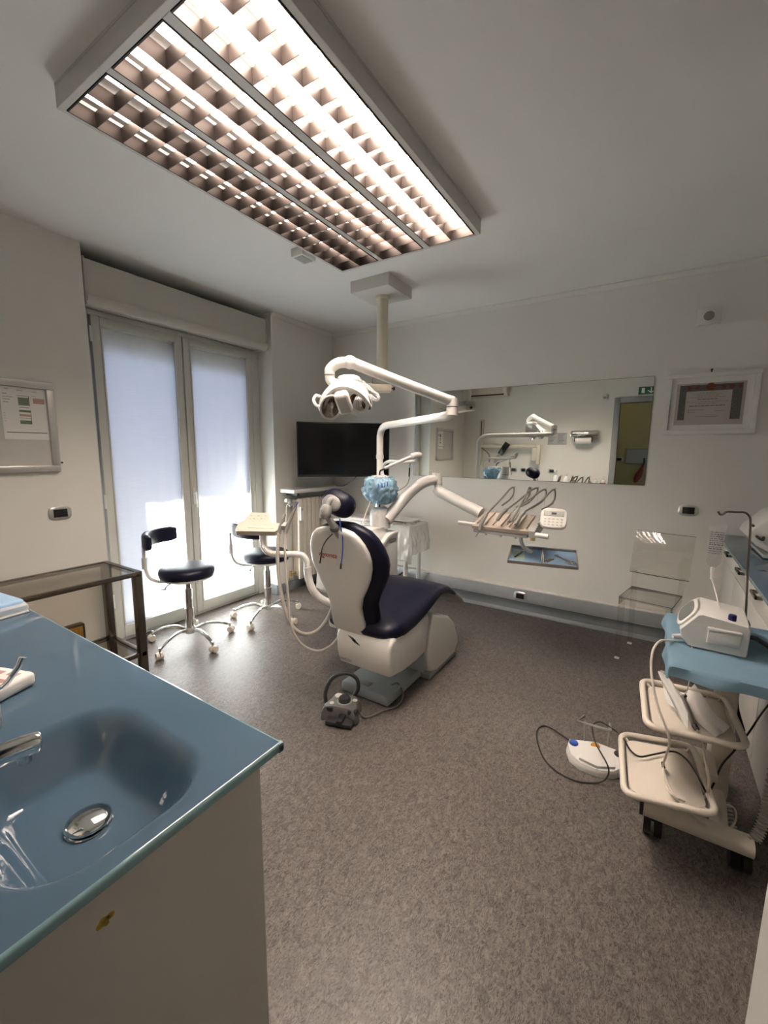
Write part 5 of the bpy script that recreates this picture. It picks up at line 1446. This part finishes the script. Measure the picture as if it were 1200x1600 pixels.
MB().cyl(Q(-.085, -.075, .02), Q(-.120, -.095, .020), 0.012, 0.008, seg=12).build('motor_socket', 'white_matt', mu)
ph = Vector((0.350, 2.118, 0.805))
MB().tube([(ph.x, ph.y, 0.752), (ph.x, ph.y, 0.80), (0.339, 2.118, 0.963), (0.331, 2.118, 1.102), (0.325, 2.118, 1.190), (0.317, 2.118, 1.214), (0.303, 2.118, 1.224), (0.278, 2.118, 1.223), (0.251, 2.118, 1.222), (0.240, 2.118, 1.212), (0.231, 2.118, 1.209), (0.223, 2.118, 1.221)], 0.0038, 8, 4).build('drip_hook', 'bronze_steel', mu)
MB().obox((ph.x - 0.004, ph.y - 0.02, 0.775), (0.03, 0.055, 0.045), Rm, 0.004).build('hook_mount', 'dark', mu)
hq = Q(.096, .02, .03)
MB().tube([hq, hq + Vector((0.03, 0.02, 0.0)), hq + Vector((0.06, 0.02, -0.015)), hq + Vector((0.09, 0.0, -0.03))], 0.008, 8, 4).build('side_grip', 'dark', mu)
# infusion bag
ib = thing('infusion_bag', (0.234, 2.115, 1.143), 'clear printed infusion bag hanging from the hook', 'infusion bag')
def bag(s0):
    def fn(u, v):
        w_ = 0.020 + 0.010 * min(1, v * 3.0) 
        wd = (0.0285 - 0.006 * (1 - v)) * (1.0 if v > 0.12 else 0.35 + 0.65 * v / 0.12)
        z = 0.992 + 0.172 * v
        x = 0.2275 + (u - 0.5) * 2 * wd
        bulge = 0.014 * math.sin(math.pi * u) * (math.sin(math.pi * min(1, (1 - v) * 1.15 + 0.05)) ** 0.7 if v < 0.97 else 0.0)
        return (x, 2.115 + s0 * max(bulge, 0.0004), z)
    return fn
b = MB(); b.sheet(bag(-1), 12, 20); b.sheet(bag(1), 12, 20)
bg = b.build('bag_film', 'clear', ib, angle=70)
b = MB()
rnd = random.Random(2)
for i in range(11):
    z = 1.138 - i * 0.0085
    x = 0.206
    while x < 0.248:
        l = rnd.uniform(.003, .010); b.box(x, min(x + l, .250), 2.0995, 2.100, z, z + (0.0045 if i in (6, 8) else 0.0025)); x += l + .003
b.build('bag_print', 'ink', bg, smooth=False)
MB().cyl((0.2275, 2.115, 0.994), (0.2275, 2.115, 0.969), 0.006, seg=10).build('bag_port', 'white_matt', ib)
MB().cyl((0.2285, 2.115, 0.969), (0.2295, 2.115, 0.944), 0.0055, seg=10).obox((0.233, 2.115, 0.953), (0.022, 0.004, 0.004), (0, 0, 0)).build('spike_clip', 'white', ib)
MB().tube([(0.2295, 2.115, 0.945), (0.237, 2.09, 0.92), (0.246, 2.03, 0.885), (0.250, 1.955, 0.862)], 0.0022, 6, 5).build('drip_line', 'white_matt', ib)

# motor cable and handpiece on the upper tray
pk_ = thing('sterile_pouch', (0.17, 1.78, 0.53), 'opened white paper sterile pouch on the upper trolley tray', 'pouch')
pcs = [Vector((*(0.142, 1.864), 0)), Vector((*(0.241, 1.685), 0)), Vector((*(0.288, 1.759), 0)), Vector((*(0.209, 2.053), 0))]
def pch(u, v):
    p = pcs[0] * (1 - u) * (1 - v) + pcs[1] * u * (1 - v) + pcs[2] * u * v + pcs[3] * (1 - u) * v
    return (p.x, p.y, 0.5085 + 0.006 * math.sin(5 * u + 2) * math.sin(4 * v) ** 2 + 0.018 * max(0, u - 0.7) * max(0, v - 0.6) * 6)
MB().sheet(pch, 16, 16, 0.0008).build('paper_side', 'paper', pk_)
pcf = [Vector((*(0.106, 1.821), 0)), Vector((*(0.167, 1.659), 0)), Vector((*(0.172, 1.870), 0)), Vector((*(0.080, 2.049), 0))]
def pch2(u, v):
    p = pcf[0] * (1 - u) * (1 - v) + pcf[1] * u * (1 - v) + pcf[2] * u * v + pcf[3] * (1 - u) * v
    return (p.x, p.y, 0.523 + 0.014 * math.sin(3.5 * u + 3.5 * v) ** 2 + 0.008 * v)
MB().sheet(pch2, 12, 14, 0.0006).build('film_side', 'film', pk_)
mh = thing('motor_handpiece', (0.172, 1.780, 0.530), 'dark metal motor handpiece lying on the sterile pouch', 'handpiece')
MB().tube([(0.156, 1.847, 0.545), (0.165, 1.813, 0.540), (0.176, 1.748, 0.532), (0.184, 1.688, 0.528)], lambda t: 0.0050 + 0.0030 * min(1, t * 2), 12, 5).build('handpiece_body', 'steel', mh)
MB().tube([(0.157, 1.848, 0.542), (0.168, 1.877, 0.536)], 0.0065, 10, 1).build('handpiece_head', 'dark', mh)
MB().tube([(0.184, 1.693, 0.528), (0.193, 1.680, 0.522)], 0.0085, 10, 1).build('coupling', 'dark', mh)
MB().tube([(0.191, 1.683, 0.522), (0.207, 1.672, 0.497), (0.223, 1.672, 0.433), (0.238, 1.670, 0.369), (0.245, 1.699, 0.303), (0.235, 1.709, 0.259), (0.205, 1.704, 0.237), (0.162, 1.601, 0.302), (0.138, 1.633, 0.300), (0.124, 1.693, 0.300), (0.116, 1.748, 0.302), (0.113, 1.624, 0.429), (0.116, 1.596, 0.496), (0.101, 1.601, 0.545), (0.079, 1.618, 0.586), (0.061, 1.650, 0.633), (0.048, 1.687, 0.683), (0.045, 1.715, 0.718), (0.050, 1.747, 0.750), (0.070, 1.787, 0.767), (0.106, 1.844, 0.754), (0.128, 1.880, 0.741)], 0.0040, 8, 6).build('motor_cable', 'cream', mh)
il = thing('irrigation_line', (0.252, 1.736, 0.144), 'thin pale irrigation line looping down from the lower trolley tray', 'tube')
MB().tube([(0.116, 1.755, 0.302), (0.123, 1.657, 0.300), (0.144, 1.602, 0.302), (0.195, 1.672, 0.225), (0.252, 1.736, 0.144), (0.308, 1.800, 0.098), (0.348, 1.859, 0.084), (0.369, 1.920, 0.083), (0.364, 1.945, 0.102), (0.336, 1.929, 0.116), (0.308, 1.888, 0.120)], 0.0034, 8, 6).build('line', 'cream', il)
MB().tube([(0.167, 1.846, 0.747), (0.160, 1.727, 0.711), (0.156, 1.691, 0.656), (0.145, 1.674, 0.631)], 0.0018, 6, 4).build('clear_branch', 'white_matt', il)
MB().cyl((0.116, 1.768, 0.304), (0.118, 1.742, 0.304), 0.006, seg=10).build('line_end', 'dark', il)

# foot pedal on the floor
fpv = thing('foot_pedal', (-0.12, 2.06, 0), 'white three button foot pedal with wire hoop on the floor left of the trolley', 'foot pedal')
pa_ = Vector((-0.229, 1.991, 0.000)); pb_ = Vector((-0.034, 2.024, 0.000))
la = Vector((0.985, 0.17, 0)).normalized(); lb_ = Vector((-0.17, 0.985, 0)).normalized()
oc = Vector((-0.122, 2.055, 0))
Z = lambda a, c_, z: oc + la * a + lb_ * c_ + Vector((0, 0, z))
oln = [(-.118, .055), (-.125, .02), (-.112, -.035), (-.07, -.075), (0, -.09), (.07, -.075), (.112, -.035), (.125, .02), (.118, .055), (.0, .078)]
MB().loft([[Z(a * s_, c_ * s_, z + (c_ + 0.09) * 0.16 * w_) for a, c_ in oln] for s_, z, w_ in ((1.0, 0.0, 0), (1.02, 0.018, 0), (1.0, 0.026, 0.5), (0.96, 0.034, 1.0))]).build('pedal_body', 'white', fpv, angle=40)
MB().loft([[Z(a, c_, z + (c_ + 0.09) * 0.16) for a, c_ in [(-.066, .030), (-.074, -.058), (0, -.082), (.074, -.058), (.066, .030)]] for z in (0.033, 0.046)]).build('rocker_plate', 'white', fpv)
MB().loft([[Z(a, c_, z) for a, c_ in [(-.076, -.060), (0, -.086), (.076, -.060), (.074, -.052), (0, -.078), (-.074, -.052)]] for z in (0.024, 0.0345)]).build('rocker_gap', 'dark', fpv)
for a, m_ in ((-.095, 'blue'), (.0, 'orange'), (.098, 'dark')):
    MB().lathe(Z(a, 0.052 if a == 0 else 0.036, 0.052), [(0.021, -.006), (0.021, 0.004), (0.017, 0.010), (0.008, 0.013), (.001, .0135)], 18).build('pedal_button', m_, fpv)
MB().tube([Z(-.045, .062, .03), Z(-.048, .085, .125), Z(-.050, .10, .150)], 0.006, 8, 3).tube([Z(.055, .062, .03), Z(.058, .085, .125), Z(.060, .10, .150)], 0.006, 8, 3).tube([Z(-.052, .13, .150), Z(-.085, .07, .150), Z(.0, .06, .150), Z(.060, .055, .150), Z(.060, .11, .150)], 0.006, 8, 1).build('wire_hoop', 'alu', fpv)
MB().tube([(-0.222, 2.100, 0.030), (-0.282, 2.163, 0.012), (-0.345, 2.200, 0.008), (-0.390, 2.199, 0.006), (-0.406, 2.139, 0.006), (-0.382, 2.049, 0.006), (-0.330, 1.950, 0.006), (-0.263, 1.897, 0.006), (-0.180, 1.884, 0.006), (-0.112, 1.915, 0.006), (-0.074, 1.924, 0.030), (-0.060, 1.939, 0.060), (-0.068, 1.949, 0.090), (-0.096, 1.981, 0.110), (-0.127, 2.019, 0.130), (-0.146, 2.081, 0.140), (-0.149, 2.124, 0.150), (-0.122, 2.157, 0.155), (-0.079, 2.139, 0.155), (-0.042, 2.105, 0.160), (-0.015, 1.844, 0.300), (0.010, 1.792, 0.296), (0.043, 1.776, 0.293), (0.095, 1.827, 0.293), (0.152, 1.881, 0.293), (0.192, 1.858, 0.293), (0.222, 1.778, 0.293), (0.233, 1.692, 0.310), (0.254, 1.756, 0.252), (0.279, 1.842, 0.240), (0.307, 1.915, 0.281), (0.351, 1.975, 0.328), (0.394, 2.046, 0.370), (0.440, 2.132, 0.420), (0.502, 2.240, 0.469)], 0.0034, 7, 5).build('pedal_lead', 'cable', fpv)

# loose cables and the corrugated hose
lc_ = thing('power_lead', (0.348, 2.069, 0.463), 'black power lead hanging behind the upper trolley tray', 'cable')
MB().tube([(0.359, 2.114, 0.548), (0.352, 2.088, 0.495), (0.352, 2.058, 0.456), (0.362, 2.034, 0.419), (0.372, 2.011, 0.390)], 0.0055, 8, 5).build('lead', 'cable', lc_)
MB().tube([(0.308, 2.109, 0.568), (0.310, 2.073, 0.489), (0.333, 2.041, 0.431), (0.358, 2.016, 0.400)], 0.004, 8, 5).build('thin_lead', 'hose_dark', lc_)
chs = thing('corrugated_hose', (0.379, 1.745, 0.140), 'grey corrugated hose curving up at the right end of the trolley foot', 'hose')
nn = 150
pts = catmull([(0.371, 1.757, 0.104), (0.392, 1.765, 0.137), (0.408, 1.781, 0.174), (0.421, 1.809, 0.220), (0.437, 1.863, 0.262), (0.454, 1.932, 0.323)], 30)
MB().tube(pts, lambda t: 0.0155 + 0.0035 * math.sin(t * 150), 12, 1).build('hose', 'hose', chs)
cl = thing('coiled_lead', (0.343, 1.924, 0.060), 'coiled grey lead beside the trolley column', 'cable')
c1, c2 = Vector((0.331, 1.949, 0.112)), Vector((0.355, 1.869, 0.044))
ax = (c2 - c1).normalized(); e1 = ax.orthogonal().normalized(); e2 = ax.cross(e1)
MB().tube([c1 + (c2 - c1) * (i / 120) + e1 * (0.019 * math.cos(i * 2 * math.pi / 14)) + e2 * (0.019 * math.sin(i * 2 * math.pi / 14)) for i in range(121)], 0.0035, 6, 1).build('coil', 'grey_lt', cl)

# ================================================================== the door wall, seen in the mirror
es = thing('exit_sign', (-0.22, YB, 2.40), 'green exit sign with a white door and arrow above the door', 'exit sign')
ex0, ex1, ez0, ez1 = -0.320, -0.020, 2.325, 2.435
MB().box(ex0, ex1, YB + 0.001, YB + 0.018, ez0, ez1, 0.002).build('sign_panel', 'green', es)
b = MB()
b.box(-0.280, -0.238, YB + 0.018, YB + 0.0195, ez0 + 0.018, ez1 - 0.018)
b.box(-0.163, -0.149, YB + 0.018, YB + 0.0195, ez0 + 0.022, ez1 - 0.016)
b.prism([(-0.205, ez0 + 0.052), (-0.195, ez0 + 0.060), (-0.156, ez0 + 0.030), (-0.117, ez0 + 0.060), (-0.107, ez0 + 0.052), (-0.156, ez0 + 0.013)], 'y', YB + 0.018, YB + 0.0195)
b.build('pictogram', 'sign_white', es, smooth=False)

em = thing('emergency_sensor', (-0.77, YB, 2.28), 'small white detector on the wall left of the door', 'detector')
MB().box(-0.80, -0.735, YB + 0.001, YB + 0.05, 2.275, 2.355, 0.008).build('detector_body', 'white_matt', em)
MB().ell((-0.768, YB + 0.05, 2.30), (0.022, 0.014, 0.02), None, 12, 8).build('detector_lens', 'grey', em)

ai = thing('air_conditioner', (-2.64, YB, 2.40), 'cream split air conditioner high on the door wall', 'air conditioner')
MB().prism([(YB + 0.002, 2.665), (YB + 0.002, 2.415), (YB + 0.13, 2.415), (YB + 0.185, 2.475), (YB + 0.19, 2.62), (YB + 0.15, 2.665)], 'x', -2.985, -2.27, 0.012).build('unit_case', 'beige', ai)
MB().obox((-2.63, YB + 0.158, 2.446), (0.60, 0.05, 0.012), (math.radians(-42), 0, 0), 0.002).build('air_outlet', 'black', ai)
MB().box(-2.34, -2.275, YB + 0.15, YB + 0.195, 2.46, 2.60, 0.004).build('side_panel', 'cream', ai)

td_ = thing('towel_dispenser', (-1.0, YB, 1.68), 'chrome paper towel dispenser with a white roll on the door wall', 'paper towel dispenser')
MB().prism([(YB + 0.002, 1.70), (YB + 0.002, 1.80), (YB + 0.10, 1.80), (YB + 0.135, 1.775), (YB + 0.145, 1.74), (YB + 0.13, 1.705)], 'x', -1.215, -0.81, 0.008).build('dispenser_hood', 'chrome', td_)
MB().cyl((-1.14, YB + 0.08, 1.635), (-0.905, YB + 0.08, 1.635), 0.052, seg=24).build('paper_roll', 'paper', td_)
for x in (-1.15, -0.895):
    MB().box(x - 0.005, x + 0.005, YB + 0.06, YB + 0.10, 1.62, 1.71, 0.001).build('roll_bracket', 'bronze_steel', td_)

wn_ = thing('wall_notice', (-1.44, YB, 1.6), 'grey printed notice sheet on the door wall beside the towel dispenser', 'notice')
ws_ = MB().box(-1.585, -1.285, YB + 0.001, YB + 0.005, 1.575, 1.775, 0.001).build('sheet', 'grey_lt', wn_)
b = MB()
rnd = random.Random(8)
for i in range(9):
    z = 1.755 - i * 0.019
    for x0 in (-1.575, -1.43):
        b.box(x0, x0 + rnd.uniform(0.07, 0.125), YB + 0.005, YB + 0.0057, z, z + 0.006)
b.build('printed_lines', 'ink', ws_, smooth=False)

xr = thing('xray_arm', (-2.5, YB, 1.2), 'beige wall mounted x-ray unit with folding arm', 'x-ray unit')
MB().box(-2.78, -2.71, YB + 0.002, YB + 0.05, 1.20, 2.03, 0.006).build('wall_rail', 'beige', xr)
MB().box(-2.752, -2.738, YB + 0.05, YB + 0.053, 1.45, 2.0).build('rail_slot', 'dark', xr)
MB().box(-2.75, -1.70, YB + 0.06, YB + 0.11, 1.52, 1.575, 0.010).build('long_arm', 'beige', xr)
MB().box(-1.735, -1.675, YB + 0.06, YB + 0.115, 1.24, 1.575, 0.008).box(-1.81, -1.735, YB + 0.07, YB + 0.11, 1.30, 1.52, 0.006).build('short_arm', 'beige', xr)
MB().obox((-2.29, YB + 0.13, 1.50), (0.10, 0.03, 0.24), (0, math.radians(32), 0), 0.006).build('tube_head', 'black', xr)
MB().obox((-2.40, YB + 0.13, 1.34), (0.05, 0.03, 0.20), (0, math.radians(32), 0), 0.006).build('cone', 'grey_lt', xr)
MB().tube([(-2.72, YB + 0.08, 1.52), (-2.62, YB + 0.12, 1.46), (-2.55, YB + 0.12, 1.38), (-2.55, YB + 0.12, 1.26)], 0.014, 8, 4).build('support_tube', 'grey', xr)
for x, lab in ((-2.285, 'leftmost dark socket plate on the door wall under the x-ray arm'), (-2.135, 'second dark socket plate on the door wall under the x-ray arm'), (-1.965, 'third dark socket plate on the door wall under the x-ray arm'), (-1.49, 'dark socket plate on the door wall beside the spray bottle')):
    socket('wall_socket', (x, YB, 1.135), R_PY, lab, 0.122, 0.080)

def bottle(name, x, y, h, r, lab, m='bottle', pump=False, cap='white_matt'):
    t = thing(name, (x, y, CT), lab, 'bottle', 'bottles on the sink worktop')
    bb = MB().lathe((x, y, CT), [(r * .92, 0), (r, 0.006), (r, h * .62), (r * .85, h * .72), (r * .38, h * .80), (r * .36, h * .84)], 18).build('bottle_body', m, t)
    MB().lathe((x, y, CT + h * .80), [(r * .48, 0), (r * .48, h * .10), (r * .2, h * .11)], 14).build('cap', cap, t)
    if pump:
        MB().tube([(x, y, CT + h * .86), (x, y, CT + h * 1.02), (x + 0.02, y + 0.01, CT + h * 1.04), (x + 0.045, y + 0.02, CT + h * 1.0)], 0.006, 8, 3).build('pump', cap, t)
    return bb
sb_ = bottle('spray_bottle', -1.40, 0.04, 0.25, 0.045, 'white spray bottle on the sink worktop below the notice')
t = sb_.parent
MB().obox((-1.40, 0.055, CT + 0.262), (0.030, 0.085, 0.035), (0, 0, 0.2), 0.008).obox((-1.40, 0.035, CT + 0.235), (0.022, 0.03, 0.04), (0, 0, 0.2), 0.006).build('trigger_head', 'white', t)
bottle('pump_bottle', -1.24, 0.03, 0.225, 0.040, 'pump bottle right of the spray bottle on the sink worktop', pump=True)
bb = bottle('squeeze_bottle', -0.80, 0.02, 0.18, 0.030, 'small clear bottle near the door end of the sink worktop')
bb = bottle('soap_bottle', -0.69, 0.03, 0.185, 0.038, 'soap bottle with red label next to the door', pump=True)
MB().lathe((-0.69, 0.03, CT + 0.05), [(0.0383, 0), (0.0386, 0.001), (0.0386, 0.050), (0.0383, 0.051)], 18).build('bottle_label', 'label_red', bb)

# corridor beyond the door
socket('corridor_switch', (-0.60, -1.65, 1.33), R_PY, 'dark switch plate on the corridor wall', 0.13, 0.085)
cpic = thing('corridor_picture', (-0.34, -1.65, 1.4), 'dark framed picture on the olive corridor wall', 'picture')
MB().box(-0.50, -0.11, -1.649, -1.63, 1.25, 1.53, 0.003).build('frame', 'grey', cpic)
MB().box(-0.485, -0.125, -1.631, -1.628, 1.265, 1.515).build('print', 'grey_lt', cpic, smooth=False)
hb = thing('hanging_bag', (-0.205, -1.62, 1.0), 'small reddish bag on a black strap hanging from a hook in the corridor', 'bag')
MB().cyl((-0.195, -1.65, 1.34), (-0.195, -1.60, 1.345), 0.008, seg=8).build('hook', 'black', hb)
MB().tube([(-0.195, -1.605, 1.36), (-0.190, -1.60, 1.30), (-0.197, -1.60, 1.23)], 0.014, 8, 3).build('strap', 'black', hb)
MB().loft([sring((-0.197 - 0.015 * k, -1.60, 1.25 - 0.05 * k), (1, 0, 0), (0, 1, 0), a, a * .6, 16, 2.2) for k, a in enumerate((0.018, 0.026, 0.036, 0.050, 0.060, 0.060, 0.045, 0.018))]).build('bag_body', 'red', hb)
cl_ = thing('added_corridor_lamp', (-0.7, -0.95, 2.6), 'added round ceiling lamp lighting the corridor, out of view', 'ceiling light')  # unseen lamp, added to give the corridor its warm light
MB().lathe((-0.7, -0.95, 2.6), [(0.12, 0), (0.12, -0.02), (0.10, -0.03)], 24).build('added_lamp_base', 'white_matt', cl_)
MB().lathe((-0.7, -0.95, 2.572), [(0.10, 0), (0.085, -0.03), (0.05, -0.045), (0.01, -0.05)], 24).build('added_lamp_shade', 'added_corr_glow', cl_)
